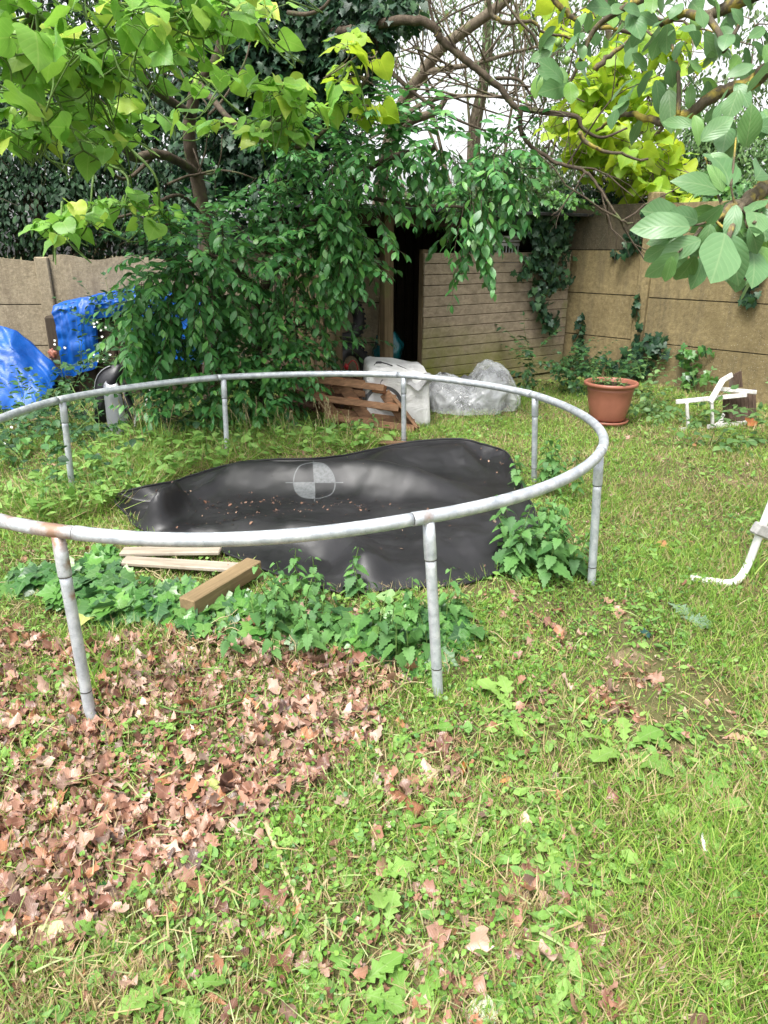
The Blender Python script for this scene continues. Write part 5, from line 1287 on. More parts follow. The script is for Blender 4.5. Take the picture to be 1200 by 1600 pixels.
# ---------------- ivy on walls and shed
def wall_pt(px, py, off=.06):
    """point on the right wall's face"""
    w_ = np.array([-wd[1], wd[0]]); s0 = -(A_@w_); rr_ = ray(px, py); sgn = np.sign(s0)
    t = ((A_@w_)+sgn*(.03+off))/(rr_[:2]@w_); return np.array([0, 0, CH])+rr_*t
def shed_pt(px, py, off=.05):
    rr_ = ray(px, py); t = (S0@sv-off)/(rr_[:2]@sv); return np.array([0, 0, CH])+rr_*t
def ivy(label, spots, r, fn, nrm, leaf=(.05, .09), mat=M_IVYD, name="ivy_plant"):
    P = []; b = None; tm = MB()
    for px, py, rx, ry, n in spots:
        a = r.random(n)*2*PI; q_ = np.sqrt(r.random(n))*(1+.3*np.sin(a*3+px))
        for i in range(n): P.append(fn(px+rx*q_[i]*math.cos(a[i]), py+ry*q_[i]*math.sin(a[i]), .02+.07*r.random()+.05*(1-q_[i])))
    P = np.array(P); k = len(P); b = P[P[:, 2].argmin()].copy(); t = thing(name, label, "ivy", b, "ivy plants climbing the walls"); lm = MB()
    A = np.array([0, 0, -1.])+r.normal(size=(k, 3))*.55; Nn = np.array(nrm)+r.normal(size=(k, 3))*.4+[0, 0, .5]
    scatter(lm, T_IVY, P, A, Nn, r.uniform(*leaf, k), r.uniform(.9, 1.1, k), r.uniform(.05, .4, k), r.uniform(0, .25, k))
    srt = sorted(spots, key=lambda s: -s[1]); pts = [fn(s[0], s[1], .02) for s in srt]
    if len(pts) > 1: tm.tube(smooth_path(np.array(pts), 5), .006, 5, False)
    else: tm.tube(np.array([fn(spots[0][0], spots[0][1]-spots[0][3], .02), fn(spots[0][0], spots[0][1]+spots[0][3], .02)]), .004, 5, False)
    part("stem", tm, M_BARKP, t); part("foliage", lm, mat, t)
WN = np.array([-wd[1], wd[0], 0]); WN = WN if WN[1] < 0 else -WN
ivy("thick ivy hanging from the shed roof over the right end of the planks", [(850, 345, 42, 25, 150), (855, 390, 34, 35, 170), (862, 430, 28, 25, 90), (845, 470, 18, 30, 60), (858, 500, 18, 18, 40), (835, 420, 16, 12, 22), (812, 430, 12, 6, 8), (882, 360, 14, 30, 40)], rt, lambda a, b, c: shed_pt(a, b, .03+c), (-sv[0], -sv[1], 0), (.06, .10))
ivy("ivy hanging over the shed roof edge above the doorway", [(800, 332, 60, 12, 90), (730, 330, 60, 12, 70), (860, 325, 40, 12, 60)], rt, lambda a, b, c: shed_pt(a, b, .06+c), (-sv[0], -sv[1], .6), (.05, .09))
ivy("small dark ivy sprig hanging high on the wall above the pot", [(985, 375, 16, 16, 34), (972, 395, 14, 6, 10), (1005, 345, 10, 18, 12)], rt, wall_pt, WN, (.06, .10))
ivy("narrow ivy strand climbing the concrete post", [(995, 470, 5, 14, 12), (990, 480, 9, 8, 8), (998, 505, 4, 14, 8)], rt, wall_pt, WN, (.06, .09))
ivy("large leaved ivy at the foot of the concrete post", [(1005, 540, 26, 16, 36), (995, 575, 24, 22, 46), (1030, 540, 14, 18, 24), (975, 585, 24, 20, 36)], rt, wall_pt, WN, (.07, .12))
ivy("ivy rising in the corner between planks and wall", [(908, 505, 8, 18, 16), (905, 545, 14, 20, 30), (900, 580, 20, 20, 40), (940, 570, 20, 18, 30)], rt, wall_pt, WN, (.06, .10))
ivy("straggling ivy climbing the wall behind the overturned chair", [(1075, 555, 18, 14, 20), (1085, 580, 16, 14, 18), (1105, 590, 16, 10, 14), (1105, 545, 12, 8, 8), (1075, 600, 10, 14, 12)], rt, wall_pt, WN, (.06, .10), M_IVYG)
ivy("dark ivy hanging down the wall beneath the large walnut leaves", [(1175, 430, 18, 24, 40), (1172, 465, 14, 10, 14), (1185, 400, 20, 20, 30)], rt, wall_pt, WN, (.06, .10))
bush("ivy_mound", "mounded ivy covering the top of the shed roof", "ivy", [(700, 325, 90, 14, 8.6, .5, 60), (830, 312, 70, 16, 8.9, .5, 60), (600, 320, 60, 14, 8.3, .5, 30)], T_IVY, M_IVYG, rt, (.05, .085), (5, 9), .045, .3, (.1, .8), "ivy plants climbing the walls", base=sp_(.6, .8, 1.98))

# ---------------- golden catalpa, left
def catalpa(lmb, tmb, clusters, r, L_, anchors=None):
    """(px, py, rx, ry, Y, depth, n shoots): twigs ending in whorls of big hanging heart leaves"""
    AN = np.array(anchors) if anchors is not None else None
    for px, py, rx, ry, Yd, dp, n in clusters:
        c0_ = at(px, py, Yd); br = None
        if AN is not None:
            a_ = AN[((AN-c0_)**2).sum(1).argmin()]; br = smooth_path([a_, a_*.5+c0_*.5+r.normal(size=3)*.06+[0, 0, .05], c0_], 8); tmb.tube(br, np.linspace(.012, .006, len(br)), 6, False)
        for i in range(n):
            a = r.random()*2*PI; q_ = math.sqrt(r.random()); e = at(px+rx*q_*math.cos(a), py+ry*q_*math.sin(a), Yd+r.normal()*dp*.6)
            d = unit(np.array([r.normal()*.6, r.normal()*.5-.1, .35+.3*r.random()])); s = e-d*r.uniform(.12, .3); br_ = None if br is None else br[((br-s)**2).sum(1).argmin()]
            if br_ is not None: tmb.tube(smooth_path([br_, br_*.5+s*.5+r.normal(size=3)*.03, s], 4), np.linspace(.006, .004, 9), 5, False)
            tmb.tube(smooth_path([s, s*.5+e*.5+r.normal(size=3)*.03, e], 4), np.linspace(.004, .0025, 9), 5, False)
            m_ = int(r.integers(3, 7)); a0 = r.random()*6
            P = []; H = []; pl = []
            for j in range(m_):
                a0 += 2.1+r.normal()*.3; t_ = 1-.13*(j//3)-.04*r.random(); h = np.array([math.cos(a0), math.sin(a0), 0]); b = s+(e-s)*t_; l = r.uniform(.05, .13); p = b+h*l*.85+np.array([0, 0, l*.35]); tmb.tube([b, b*.5+p*.5+[0, 0, .008], p], .0022, 4, False); P.append(p); H.append(h)
            leaves_on(lmb, T_HEART, np.array(P), np.array(H), L_[0]*.6, L_[1], r, (-.1, 1.05), (.95, 1.2), (.05, .45), (-.2, .15), .6, .06)
cb = at(320, 330, 6.9); cb[2] = 0; LIMBPTS.clear()
cat = thing("catalpa_tree", "golden green catalpa tree with big heart shaped leaves on the left", "tree", cb)
q = MB()
limb(q, [(330, 640, 7.3), (325, 460, 7.3), (318, 340, 7.3), (306, 270, 7.2), (297, 230, 7.1), (298, 180, 7.0), (310, 130, 6.9), (340, 90, 6.8), (350, 20, 6.7), (345, -80, 6.6)], .075, .035, 10, 6, .004)
limb(q, [(306, 270, 7.2), (285, 255, 6.8), (245, 240, 6.4), (205, 245, 6.0), (180, 190, 5.2), (120, 130, 4.6), (60, 60, 4.2), (30, -40, 4.0)], .045, .016, 8, 6, .004)
limb(q, [(298, 180, 7.0), (270, 160, 6.4), (230, 130, 5.7), (200, 70, 5.0), (180, -20, 4.6)], .04, .015, 8, 6, .004)
limb(q, [(310, 130, 6.9), (340, 165, 6.4), (380, 200, 6.0), (430, 190, 5.7), (470, 165, 5.6)], .03, .01, 7, 6, .004)
limb(q, [(340, 190, 6.6), (400, 215, 6.4), (470, 230, 6.3), (540, 170, 6.2), (575, 120, 6.0)], .026, .009, 7)
limb(q, [(318, 340, 7.3), (280, 305, 6.7), (220, 330, 6.2), (160, 345, 6.0), (100, 355, 5.8)], .02, .006, 6)
limb(q, [(245, 240, 6.4), (190, 280, 6.1), (130, 210, 5.4), (40, 160, 5.0)], .018, .007, 6)
for pts, r0 in (([(313, 272, 6.6), (335, 270, 6.5), (345, 245, 6.4), (347, 210, 6.4)], .009), ([(262, 288, 6.4), (290, 276, 6.4), (313, 270, 6.5), (308, 250, 6.5), (302, 232, 6.6)], .012), ([(326, 175, 6.3), (320, 158, 6.3), (300, 140, 6.4), (285, 115, 6.5), (275, 80, 6.6)], .008), ([(326, 180, 6.4), (345, 160, 6.4), (365, 130, 6.4), (385, 90, 6.4), (395, 40, 6.4)], .012), ([(340, 195, 6.5), (362, 190, 6.5), (385, 205, 6.5), (400, 230, 6.5)], .016), ([(312, 272, 6.5), (340, 266, 6.5), (372, 270, 6.4), (400, 280, 6.4)], .011), ([(310, 270, 6.5), (322, 230, 6.5), (325, 180, 6.4)], .007), ([(450, 20, 6.2), (480, 22, 6.1), (505, 12, 6.0), (520, -10, 6.0)], .018)): limb(q, pts, r0, r0*.5, 6)
part("trunk", q, M_BARK, cat)
CLU = [(20, 30, 50, 40, 4.2, .5, 5), (110, 100, 60, 40, 4.4, .5, 6), (210, 90, 50, 40, 4.3, .4, 5), (30, 200, 40, 30, 4.4, .4, 4), (270, 90, 40, 30, 4.8, .4, 4), (120, 180, 50, 30, 4.8, .4, 5), (60, 60, 85, 65, 4.0, .6, 10), (170, 60, 75, 60, 4.0, .6, 9), (50, 150, 75, 50, 4.3, .5, 7), (150, 140, 80, 50, 4.5, .6, 6), (240, 30, 65, 40, 4.1, .4, 7), (70, 215, 55, 30, 4.0, .4, 6), (130, 235, 40, 25, 4.1, .3, 3), (-60, 120, 80, 100, 3.8, .5, 10), (320, 30, 60, 40, 4.6, .5, 7), (400, 35, 45, 35, 4.8, .4, 4), (190, 220, 65, 45, 5.2, .5, 8), (240, 170, 45, 50, 5.4, .5, 4), (195, 320, 55, 20, 5.6, .3, 6), (95, 355, 38, 20, 5.2, .3, 5), (140, 345, 30, 20, 5.4, .3, 3), (250, 330, 25, 25, 5.6, .3, 3), (100, -80, 160, 50, 3.6, .6, 14), (320, -60, 120, 40, 4.4, .6, 8), (330, 130, 40, 30, 5.6, .3, 4), (320, 210, 25, 25, 6.0, .2, 2), (440, 150, 35, 25, 5.2, .25, 5), (430, 200, 40, 20, 5.3, .25, 5), (460, 165, 35, 25, 5.4, .25, 4), (425, 215, 40, 15, 5.2, .2, 3), (525, 150, 25, 25, 5.9, .2, 3), (500, 180, 25, 20, 5.7, .2, 2)]
lm = MB(); tm = MB(); AN_C = list(LIMBPTS); catalpa(lm, tm, CLU, rt, (.105, .17), AN_C); part("foliage_twigs", tm, M_STEM, cat); part("crown", lm, M_CAT, cat)
lm = MB(); tm = MB(); catalpa(lm, tm, [(560, 85, 26, 30, 6.0, .2, 3), (575, 165, 22, 22, 6.2, .2, 3), (550, 120, 25, 25, 6.2, .2, 2)], rt, (.13, .2), AN_C); part("bough", tm, M_BARKP, cat); part("backlit_tint_foliage", lm, M_GOLD, cat, "leaves coloured bright yellow green in place of backlight")  # backlight is put into the yellower leaf colour of these clusters
# golden catalpa beyond the walnut
gb = at(1010, 500, 10.6); gb[2] = 0; LIMBPTS.clear()
gcat = thing("catalpa_tree", "bright yellow catalpa glowing behind the walnut branch above the right wall", "tree", gb)
q = MB(); limb(q, [(1010, 560, 10.8), (1000, 380, 10.8), (985, 250, 10.6), (960, 120, 10.2), (940, -40, 10)], .09, .03, 9)
limb(q, [(1000, 380, 10.8), (950, 300, 10.2), (890, 230, 9.6)], .04, .012, 7); limb(q, [(985, 250, 10.6), (1040, 190, 10), (1060, 90, 9.8)], .04, .012, 7); part("trunk", q, M_BARKP, gcat)
lm = MB(); tm = MB(); catalpa(lm, tm, [(960, 130, 70, 60, 9.2, .6, 34), (910, 190, 60, 60, 9.0, .5, 30), (990, 210, 60, 50, 9.2, .5, 24), (1020, 270, 55, 45, 9.2, .5, 20), (950, 260, 50, 35, 9.0, .5, 10), (1050, 310, 40, 25, 9.0, .4, 8), (1080, 60, 50, 50, 9.4, .5, 8), (880, 30, 60, 30, 9.2, .5, 6), (990, 50, 50, 40, 9.4, .5, 7), (1065, 330, 25, 20, 8.8, .3, 4)], rt, (.16, .25), list(LIMBPTS)); part("foliage_twigs", tm, M_BARKP, gcat); part("crown", lm, M_GOLD, gcat)

# ---------------- ivy clad tree in the centre, with its mossy limb
ib = at(455, 380, 8.6); ib[2] = 0
ivt = thing("ivy_clad_tree", "tall tree smothered in dark ivy with a mossy limb arching right against the sky", "tree", ib)
q = MB(); limb(q, [(450, 600, 8.6), (455, 400, 8.6), (460, 200, 8.5), (470, 0, 8.4), (480, -200, 8.2)], .22, .12, 12)
part("trunk", q, M_BARK, ivt)
lmb_ = MB(); tips = []
P = limb(lmb_, [(470, 110, 8.2), (510, 60, 7.6), (545, 48, 7.2), (565, 50, 7.0), (600, 36, 6.8), (650, 32, 6.7), (680, 45, 6.7), (690, 62, 6.7), (720, 88, 6.7), (750, 112, 6.7), (780, 137, 6.7), (800, 162, 6.7), (812, 175, 6.7), (814, 205, 6.7), (830, 228, 6.7), (870, 255, 6.6), (915, 268, 6.5), (940, 300, 6.4), (968, 342, 6.3), (990, 350, 6.3)], .046, .007, 10, 6, .004)
limb(lmb_, [(565, 50, 7.0), (590, 70, 7.0), (600, 100, 7.0), (630, 130, 6.9), (660, 155, 6.9), (710, 185, 6.8), (760, 205, 6.8)], .03, .008, 7)
limb(lmb_, [(812, 168, 6.7), (850, 175, 6.7), (900, 182, 6.7), (910, 200, 6.7), (940, 215, 6.7), (980, 200, 6.7)], .028, .008, 7)
limb(lmb_, [(775, 122, 6.7), (810, 125, 6.7), (830, 150, 6.7), (840, 170, 6.7)], .016, .006, 6)
limb(lmb_, [(690, 62, 6.7), (676, 30, 6.7), (668, -10, 6.7)], .016, .01, 6)
for i in range(16):
    j = int(rt.integers(30, len(P)-4)); d = unit(np.array([rt.normal(), rt.normal()*.4, rt.normal()*.8-.15])); grow(lmb_, P[j], d, rt.uniform(.35, .9), .009, rt, 2, .7, -.03, tips, 5, 5)
part("limb", lmb_, M_BARK, ivt)
lm = MB(); LB = []
for px, py, rx, ry, Yd, dp, n in [(430, 60, 100, 90, 8.0, .5, 2200), (470, 150, 80, 90, 8.0, .45, 1500), (400, 200, 80, 90, 8.2, .45, 1300), (440, 290, 70, 70, 8.2, .4, 900), (350, 110, 70, 90, 8.4, .45, 900), (500, 60, 70, 60, 7.9, .5, 1000), (540, 100, 50, 55, 7.7, .4, 600), (560, 30, 45, 45, 7.6, .4, 500), (600, 10, 45, 25, 7.3, .35, 220), (500, -80, 150, 60, 8.0, .6, 1200), (500, 220, 50, 60, 8.0, .35, 500), (330, 240, 60, 80, 8.5, .4, 700), (350, 330, 60, 60, 8.5, .4, 500), (575, 60, 40, 18, 7.0, .25, 160), (620, 25, 35, 18, 6.9, .2, 110)]:
    c = at(px, py, Yd); s = np.linalg.norm(c-[0, 0, CH])/FPX; P_, d_ = blob_points(c, (rx*s, dp, ry*s), n, rt, .5); leaves_on(lm, T_IVY, P_, d_, .055, .10, rt, (.3, 1.3))
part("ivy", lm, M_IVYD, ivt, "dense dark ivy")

# ---------------- leaning bare tree and fine twigs against the sky
lb_ = at(610, 420, 11.5); lb_[2] = 0
ln_ = thing("bare_tree", "leaning sparse tree with thick grey trunk and fine twigs against the white sky", "tree", lb_)
q = MB(); tips = []
P = limb(q, [(560, 560, 11.8), (590, 330, 11.6), (607, 225, 11.4), (630, 160, 11.2), (660, 115, 11.0), (690, 75, 10.8), (735, 42, 10.6), (790, 0, 10.4), (850, -60, 10.2)], .105, .055, 12)
P2 = limb(q, [(615, 205, 11.4), (640, 175, 11.0), (680, 155, 10.8), (720, 150, 10.7), (790, 152, 10.6), (830, 165, 10.5)], .042, .015, 8)
P3 = limb(q, [(660, 115, 11.0), (690, 108, 10.8), (740, 100, 10.6), (795, 84, 10.5), (850, 70, 10.4)], .045, .015, 8)
limb(q, [(607, 225, 11.4), (640, 190, 11.2), (680, 175, 11), (700, 150, 11)], .09, .03, 8)
for PP_, n_ in ((P, 9), (P2, 9), (P3, 9)):
    for i in range(n_):
        j = int(rt.integers(len(PP_)//4, len(PP_)-1)); grow(q, PP_[j], unit(np.array([rt.normal(), rt.normal()*.5, rt.normal()*.7+.25])), rt.uniform(.9, 1.9), .015, rt, 3, .6, -.01, tips, 5, 5, (2, 4))
part("trunk", q, M_BARKP, ln_)
tp = np.array([t_[0] for t_ in tips]); sel = rt.random(len(tp)) < .6; lm = MB(); leaves_on(lm, T_SIMPLE, tp[sel]+rt.normal(size=(sel.sum(), 3))*.06, rdir(sel.sum(), rt), .03, .06, rt, (.3, 1.4)); part("crown", lm, M_GREY, ln_)
print("TIPS", len(tips))

# ---------------- walnut at the right, close to the camera
wb = np.array([3.6, 2.6, 0])
wal = thing("walnut_tree", "walnut tree reaching in from the right with large oval leaves and yellow lichen", "tree", wb)
q = MB()
for e_, r_ in ((at(1420, 60, 2.9), .035), (at(1400, 200, 2.6), .03), (at(1250, -40, 3.0), .03), (at(1100, -60, 3.4), .02), (at(850, -20, 4.4), .016), (at(760, -20, 5.2), .016)):
    j_ = np.array([3.4, 2.75, 2.05]) if e_[0] > 1.9 else np.array([2.5, 3.3, 3.5]); q.tube(smooth_path([j_, j_*.5+e_*.5+[0, 0, .15], e_], 8), np.linspace(r_*1.4, r_, 17), 8)
for a_, b_ in (((1100, 346, 1.95), (1062, 392, 1.84)), ((1105, 346, 1.95), (1050, 402, 1.82)), ((1110, 344, 1.95), (1095, 376, 1.86)), ((1136, 376, 1.76), (1132, 368, 1.76)), ((1120, 338, 1.95), (1072, 352, 1.88)), ((1115, 342, 1.95), (1150, 362, 1.86)), ((1150, 322, 2.0), (1142, 290, 2.0)), ((1142, 290, 2.0), (1150, 215, 2.1)), ((1130, 325, 2.0), (1100, 240, 2.15)), ((1185, 300, 2.1), (1178, 348, 1.87)), ((1178, 348, 1.87), (1190, 332, 1.95)), ((1160, 318, 2.05), (1170, 365, 1.88))):
    limb(q, [a_, ((a_[0]+b_[0])/2, (a_[1]+b_[1])/2+5, (a_[2]+b_[2])/2), b_], .004, .0022, 6)
q.tube(smooth_path([[3.6, 2.6, -.1], [3.55, 2.65, 1.0], [3.4, 2.75, 2.0], [3.0, 3.0, 2.9], [2.5, 3.3, 3.5]], 6), np.linspace(.14, .07, 25), 12)
limb(q, [(1420, 60, 2.9), (1300, 70, 3.0), (1205, 105, 3.1), (1175, 130, 3.15), (1125, 145, 3.2), (1100, 160, 3.2), (1070, 180, 3.25), (1040, 190, 3.3), (1010, 185, 3.4), (985, 178, 3.5), (960, 185, 3.6), (930, 205, 3.8)], .035, .006, 9, 6, .003)
limb(q, [(1400, 200, 2.6), (1260, 270, 2.3), (1205, 290, 2.15), (1185, 300, 2.1), (1160, 318, 2.05), (1140, 325, 2.0), (1120, 340, 1.95), (1100, 345, 1.95)], .03, .007, 9, 6, .003)
limb(q, [(1160, 318, 2.05), (1150, 340, 1.9), (1142, 360, 1.8), (1136, 378, 1.75)], .010, .005, 7)
limb(q, [(1250, -40, 3.0), (1180, -10, 3.1), (1120, 20, 3.2), (1100, 25, 3.2), (1070, 22, 3.2), (1030, 40, 3.3)], .03, .010, 8, 6, .003)
limb(q, [(1105, 25, 3.2), (1125, 55, 3.1), (1130, 80, 3.05), (1160, 30, 3.1)], .014, .007, 7)
limb(q, [(1100, -60, 3.4), (1020, -10, 3.4), (980, 10, 3.4), (930, 45, 3.5), (905, 100, 3.5), (890, 130, 3.5)], .02, .006, 7)
limb(q, [(1060, 180, 3.25), (1060, 120, 3.3), (1050, 70, 3.4)], .010, .006, 6)
for pts in ([(850, -20, 4.4), (880, 15, 4.4), (910, 35, 4.4), (980, 50, 4.4), (1000, 60, 4.5)], [(930, 110, 4.2), (960, 80, 4.2), (1000, 50, 4.2)], [(905, 205, 5.0), (920, 225, 5.0), (960, 240, 5), (1010, 250, 5)], [(760, -20, 5.2), (768, 20, 5.2), (790, 35, 5.2), (830, 33, 5.2), (850, 50, 5.2), (900, 60, 5.2)]): limb(q, pts, .016, .007, 7, 5, .004)
tips = []
for i in range(7):
    a = at(rt.uniform(820, 1060), rt.uniform(-40, 90), rt.uniform(3.6, 5.2)); grow(q, a, unit(rt.normal(size=3)*[1, .5, .7]), rt.uniform(.3, .7), .008, rt, 2, .7, 0, tips, 5, 5)
part("trunk", q, M_LICH, wal)
def wleaf(spec, r):
    """(px base, px tip, Y, facing): individually placed big leaves"""
    P = []; A = []; Nn = []; Ls = []; W = []
    for bx, by, tx, ty, Yd, wd_, nx_ in spec:
        b = at(bx, by, Yd); e = at(tx, ty, Yd-.02+.06*r.normal()); P.append(b); A.append(e-b); Ls.append(np.linalg.norm(e-b)); Nn.append(np.array([nx_, -1., .35])+r.normal(size=3)*.12); W.append(wd_)
    return np.array(P), np.array(A), np.array(Nn), np.array(Ls), np.array(W)
SPEC = [(1133, 365, 1118, 440, 1.75, 1.05, .1), (1133, 365, 1165, 445, 1.8, .9, -.2), (1095, 375, 1040, 395, 1.85, .9, .2), (1090, 345, 1060, 330, 1.9, .8, 0), (1078, 355, 990, 345, 1.85, .85, -.1), (1060, 395, 1008, 440, 1.8, .95, .3), (1050, 400, 1040, 445, 1.78, .9, .1), (1130, 320, 1075, 372, 1.9, .7, .5), (1145, 330, 1160, 375, 1.9, .85, -.1), (1150, 320, 1140, 375, 1.85, .7, -.5), (1100, 400, 1088, 450, 1.9, .9, 0), (1170, 355, 1195, 400, 1.85, .9, -.3), (1155, 360, 1185, 375, 1.9, .8, 0), (1175, 330, 1200, 340, 1.95, .9, 0), (1130, 300, 1115, 250, 2.0, .8, 0), (1140, 292, 1128, 205, 2.0, 1.0, .3), (1125, 300, 1075, 265, 2.0, .8, .5), (1165, 230, 1180, 160, 2.1, .95, 0), (1095, 220, 1150, 175, 2.2, .9, -.1), (1085, 195, 1030, 185, 2.4, .6, .2), (1110, 240, 1165, 270, 2.1, .7, .1), (1180, 280, 1215, 235, 2.0, .9, 0), (1180, 200, 1230, 190, 2.1, .9, 0), (1085, 180, 1100, 215, 2.3, .7, .1), (1100, 350, 1075, 405, 1.95, .7, .3), (1075, 380, 1100, 420, 1.85, .6, .2), (1165, 370, 1150, 420, 1.9, .85, .0), (1185, 330, 1180, 370, 1.95, .8, .1)]
SPEC += [(1070, 372, 1010, 372, 1.9, .9, .1), (1085, 400, 1058, 452, 1.85, .95, 0), (1062, 345, 1012, 322, 1.95, .85, 0), (1110, 350, 1098, 405, 1.85, .9, -.1), (1040, 385, 1000, 410, 1.88, .9, .2), (1120, 385, 1140, 440, 1.8, .95, .1), (1150, 375, 1185, 430, 1.85, .9, -.2), (1060, 360, 1035, 420, 1.9, .8, .2)]
SPEC += [(890, 128, 895, 160, 3.4, 1.1, 0), (885, 130, 870, 100, 3.4, .9, 0), (880, 128, 850, 85, 3.4, .8, 0), (885, 135, 860, 135, 3.5, .9, 0), (880, 125, 838, 105, 3.5, .9, 0), (850, 110, 845, 155, 3.5, .8, 0), (905, 110, 915, 90, 3.4, .9, 0), (905, 105, 930, 125, 3.4, .9, 0), (900, 60, 905, 30, 3.5, .8, 0), (910, 65, 930, 90, 3.5, .7, 0), (1025, 125, 1035, 180, 3.3, .9, .2), (1045, 140, 1050, 205, 3.3, .8, -.4), (1045, 95, 1060, 135, 3.3, 1.2, 0), (1010, 105, 985, 100, 3.3, .8, 0), (1080, 45, 1100, 25, 3.2, .8, 0), (1060, 45, 1090, 45, 3.2, .9, 0), (1100, 50, 1122, 100, 3.1, .9, 0), (1110, 80, 1108, 115, 3.1, .9, 0), (1030, 40, 1000, 15, 3.3, .8, 0), (1000, 20, 975, 10, 3.3, .8, 0), (985, 20, 1005, 55, 3.3, 1, 0), (1040, 20, 1065, 30, 3.2, .8, 0), (1090, 90, 1075, 120, 3.2, .8, 0), (1010, 110, 990, 80, 3.3, .8, 0), (950, 20, 985, 0, 3.4, .9, 0), (955, 15, 920, 5, 3.4, .9, 0), (1140, 110, 1170, 75, 3.0, .8, 0), (1135, 120, 1185, 95, 3.0, .7, 0), (1150, 130, 1175, 160, 3, .8, 0), (1075, 170, 1085, 130, 3.2, .8, 0), (1120, 165, 1100, 195, 3.1, .8, 0), (1170, 60, 1200, 40, 3, .8, 0), (1160, 40, 1150, 10, 3, .8, 0), (870, 60, 840, 70, 3.6, .8, 0), (860, 80, 825, 95, 3.6, .8, 0), (1195, 70, 1215, 110, 2.9, .9, 0)]
P, A, Nn, Ls, W = wleaf(SPEC, rt); k = len(P); lm = MB(); scatter(lm, T_WALN, P, A, Nn, Ls*.92, W*1.05, rt.uniform(.05, .55, k), rt.uniform(.03, .25, k), wav=.06)
for px, py, rx, ry, Yd, n_ in ((1000, 20, 120, 40, 3.6, 26), (1090, 60, 80, 60, 3.3, 26), (1050, 130, 60, 50, 3.4, 18), (940, 40, 60, 40, 3.8, 10), (1180, 30, 60, 60, 3.2, 14), (870, 100, 40, 40, 3.7, 9), (1150, 170, 40, 40, 2.9, 8), (1290, 200, 70, 150, 2.6, 26), (1150, -70, 200, 50, 3.2, 26), (1280, 400, 60, 60, 2.2, 12), (1120, 370, 60, 40, 2.1, 14), (1170, 340, 50, 40, 2.1, 10), (1150, 220, 40, 50, 2.3, 7)):
    c = at(px, py, Yd); s = np.linalg.norm(c-[0, 0, CH])/FPX; P_, d_ = blob_points(c, (rx*s, .3, ry*s), n_, rt, .2); leaves_on(lm, T_WALN, P_, d_, .07, .12, rt, (.2, 1.2), (.85, 1.15), (.05, .4), wav=.06)
part("crown", lm, M_WAL, wal)
q = MB(); M_NUT = plain("green_nut", (.16, .27, .06), .5)
for px, py, Yd in ((886, 95, 3.4), (872, 66, 3.5), (1170, 134, 3.0)):
    n_ = MB(); lump(n_, at(px, py, Yd), (.014, .014, .016), 14, .05, 1); part("nut", n_, M_NUT, wal)

# ---------------- dense greenery beyond the walls
def leafmass(name, label, cat, lobes, tpl, mat, L_, r, trunk=None, grp=None, down=(.2, 1.2), shell=.45, bark=M_BARK):
    c0 = at(*lobes[0][:2], lobes[0][4]); b = np.array([c0[0], c0[1], 0]) if trunk is None else at(trunk[0][0], trunk[0][1], trunk[0][2])*[1, 1, 0]
    t = thing(name, label, cat, b, grp); lm = MB(); q = MB()
    if trunk: limb(q, trunk, .14, .05, 8)
    for px, py, rx, ry, Yd, dp, n in lobes:
        c = at(px, py, Yd); s = np.linalg.norm(c-[0, 0, CH])/FPX; P_, d_ = blob_points(c, (rx*s, dp, ry*s), n, r, shell); leaves_on(lm, tpl, P_, d_, *L_, r, down)
        q.tube(smooth_path([b+[0, 0, .05], (b+c)/2+r.normal(size=3)*.2, c], 4), np.linspace(.05, .012, 9), 5, False)
        for i in range(6): grow(q, c, rdir(1, r)[0], min(rx, ry)*s*.9, .012, r, 1, .6, 0, None, 4, 4)
    part("trunk", q, bark, t); part("crown", lm, mat, t); return t
leafmass("evergreen_tree", "dark evergreen tree behind the low pale wall at far left", "tree", [(60, 330, 90, 75, 9.6, .6, 2600), (-60, 300, 90, 90, 9.6, .6, 1600), (150, 320, 80, 80, 9.8, .6, 2200), (60, 220, 110, 80, 10.0, .7, 2400), (180, 220, 100, 90, 10.2, .7, 2400), (-100, 150, 120, 120, 10, .8, 1600)], T_OVAL, M_DARK, (.06, .11), rt, [(60, 560, 9.8), (60, 300, 9.8)])
leafmass("evergreen_tree", "dark evergreen tree between the low wall and the ivy clad trunk", "tree", [(250, 340, 70, 80, 9.6, .6, 2200), (270, 240, 80, 90, 10.0, .7, 2200), (330, 400, 70, 70, 9.4, .5, 1500), (240, 440, 60, 40, 9.2, .4, 900), (280, 120, 90, 100, 10.5, .7, 2000)], T_OVAL, M_DARK, (.06, .11), rt, [(270, 560, 9.8), (265, 300, 9.8)])
leafmass("evergreen_tree", "tall dull green tree filling the sky behind the catalpa", "tree", [(60, 60, 130, 110, 12.5, 1., 2600), (200, 40, 120, 110, 12.5, 1., 2400), (-120, 0, 150, 150, 12.5, 1., 1800), (330, 30, 90, 90, 12.3, .8, 1500), (120, -120, 220, 80, 12.5, 1, 2000)], T_OVAL, M_DARK, (.08, .14), rt, [(120, 560, 12.6), (120, 100, 12.6)])
leafmass("hedge_shrub", "grey green shrub rising behind the shed roof beneath the bare twigs", "shrub", [(840, 280, 60, 40, 10.8, .5, 1100), (890, 290, 60, 45, 10.6, .5, 1200), (770, 300, 70, 35, 11.0, .5, 900), (930, 250, 50, 50, 11.2, .5, 800), (680, 310, 80, 30, 11.0, .5, 800), (860, 220, 60, 40, 11.4, .6, 420)], T_OVAL, M_GREY, (.045, .085), rt, shell=.3)
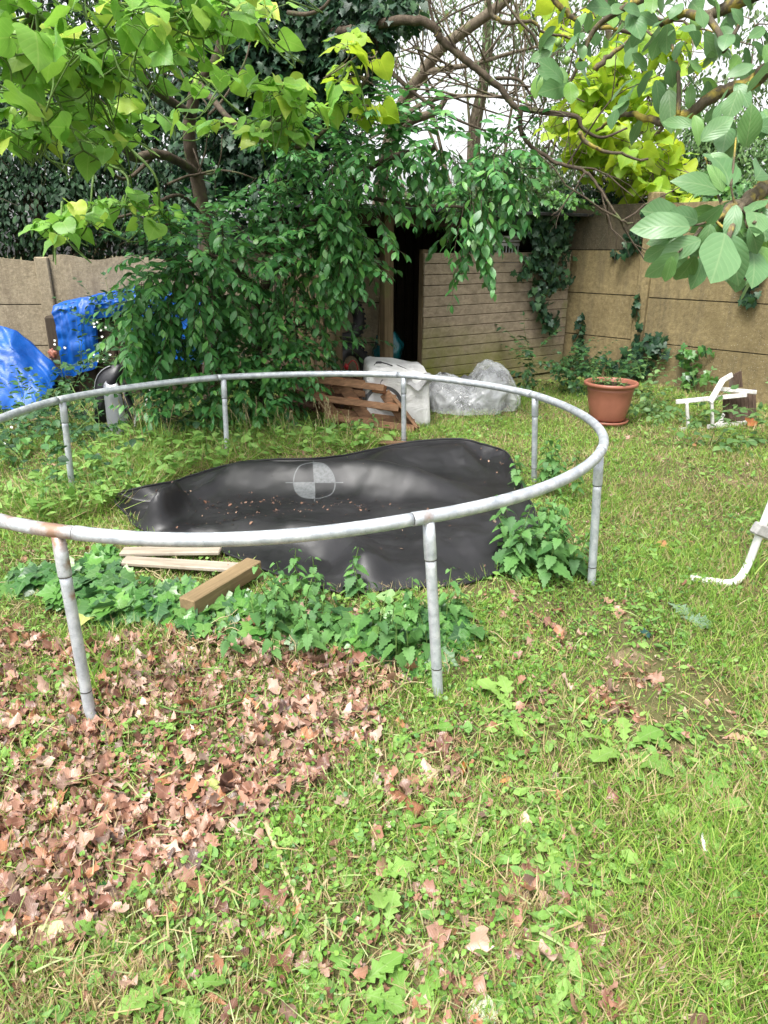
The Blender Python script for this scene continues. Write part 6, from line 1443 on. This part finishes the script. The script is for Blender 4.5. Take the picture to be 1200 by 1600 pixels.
leafmass("hedge_shrub", "dark shrub growing over the top of the wall above the ivy sprig", "shrub", [(990, 310, 60, 25, 9.8, .35, 900), (930, 305, 50, 22, 9.9, .35, 700), (1040, 318, 40, 18, 9.3, .3, 420), (900, 330, 30, 16, 9.8, .2, 260)], T_OVAL, M_IVYD, (.05, .09), rt, shell=.3)
leafmass("hedge_shrub", "light green small leaved shrub above the wall behind the large walnut leaves", "shrub", [(1120, 240, 70, 50, 10.5, .6, 2800), (1180, 260, 60, 60, 10.2, .6, 2400), (1060, 260, 50, 40, 10.8, .5, 900), (1250, 270, 70, 70, 9.6, .6, 1400), (1160, 300, 80, 30, 9.4, .4, 1000), (1100, 200, 60, 30, 10.8, .5, 700)], T_OVAL, M_HEDG, (.045, .08), rt, shell=.3)
leafmass("hedge_shrub", "bright ivy covered bush at the wall top near the right edge", "shrub", [(1190, 330, 50, 30, 8.0, .3, 420), (1140, 300, 40, 18, 8.6, .25, 260)], T_IVY, M_IVYG, (.06, .10), rt, shell=.3)
leafmass("screen_tree", "sparse willowy tree hanging fine foliage in the upper middle of the sky", "tree", [(820, 40, 60, 60, 12.0, .7, 900), (760, 100, 60, 60, 12.4, .7, 480), (720, 20, 60, 40, 12.4, .7, 520), (860, 110, 50, 60, 12.0, .6, 700), (620, 90, 50, 70, 12.5, .6, 420), (640, 10, 60, 30, 12.5, .6, 460), (900, 60, 60, 60, 12, .7, 520), (800, 250, 50, 40, 12.2, .5, 260), (590, 150, 40, 60, 12.5, .5, 240)], T_SIMPLE, M_GREY, (.05, .10), rt, [(760, 560, 12.6), (740, 250, 12.6), (757, 120, 12.6), (762, 0, 12.5)], shell=.15, bark=M_BARKP)
leafmass("screen_tree", "distant tree beyond the wall at the upper right against white sky", "tree", [(1160, 120, 60, 50, 13.5, .7, 420), (1180, 40, 50, 40, 13.5, .7, 260), (1060, 150, 50, 50, 13.5, .7, 420), (1000, 100, 80, 80, 13.5, .8, 700), (1230, 180, 70, 80, 13.2, .8, 420), (950, 20, 90, 50, 13.5, .8, 620)], T_OVAL, M_GREY, (.06, .12), rt, [(1120, 520, 13.6), (1110, 200, 13.6)], shell=.15, bark=M_BARKP)
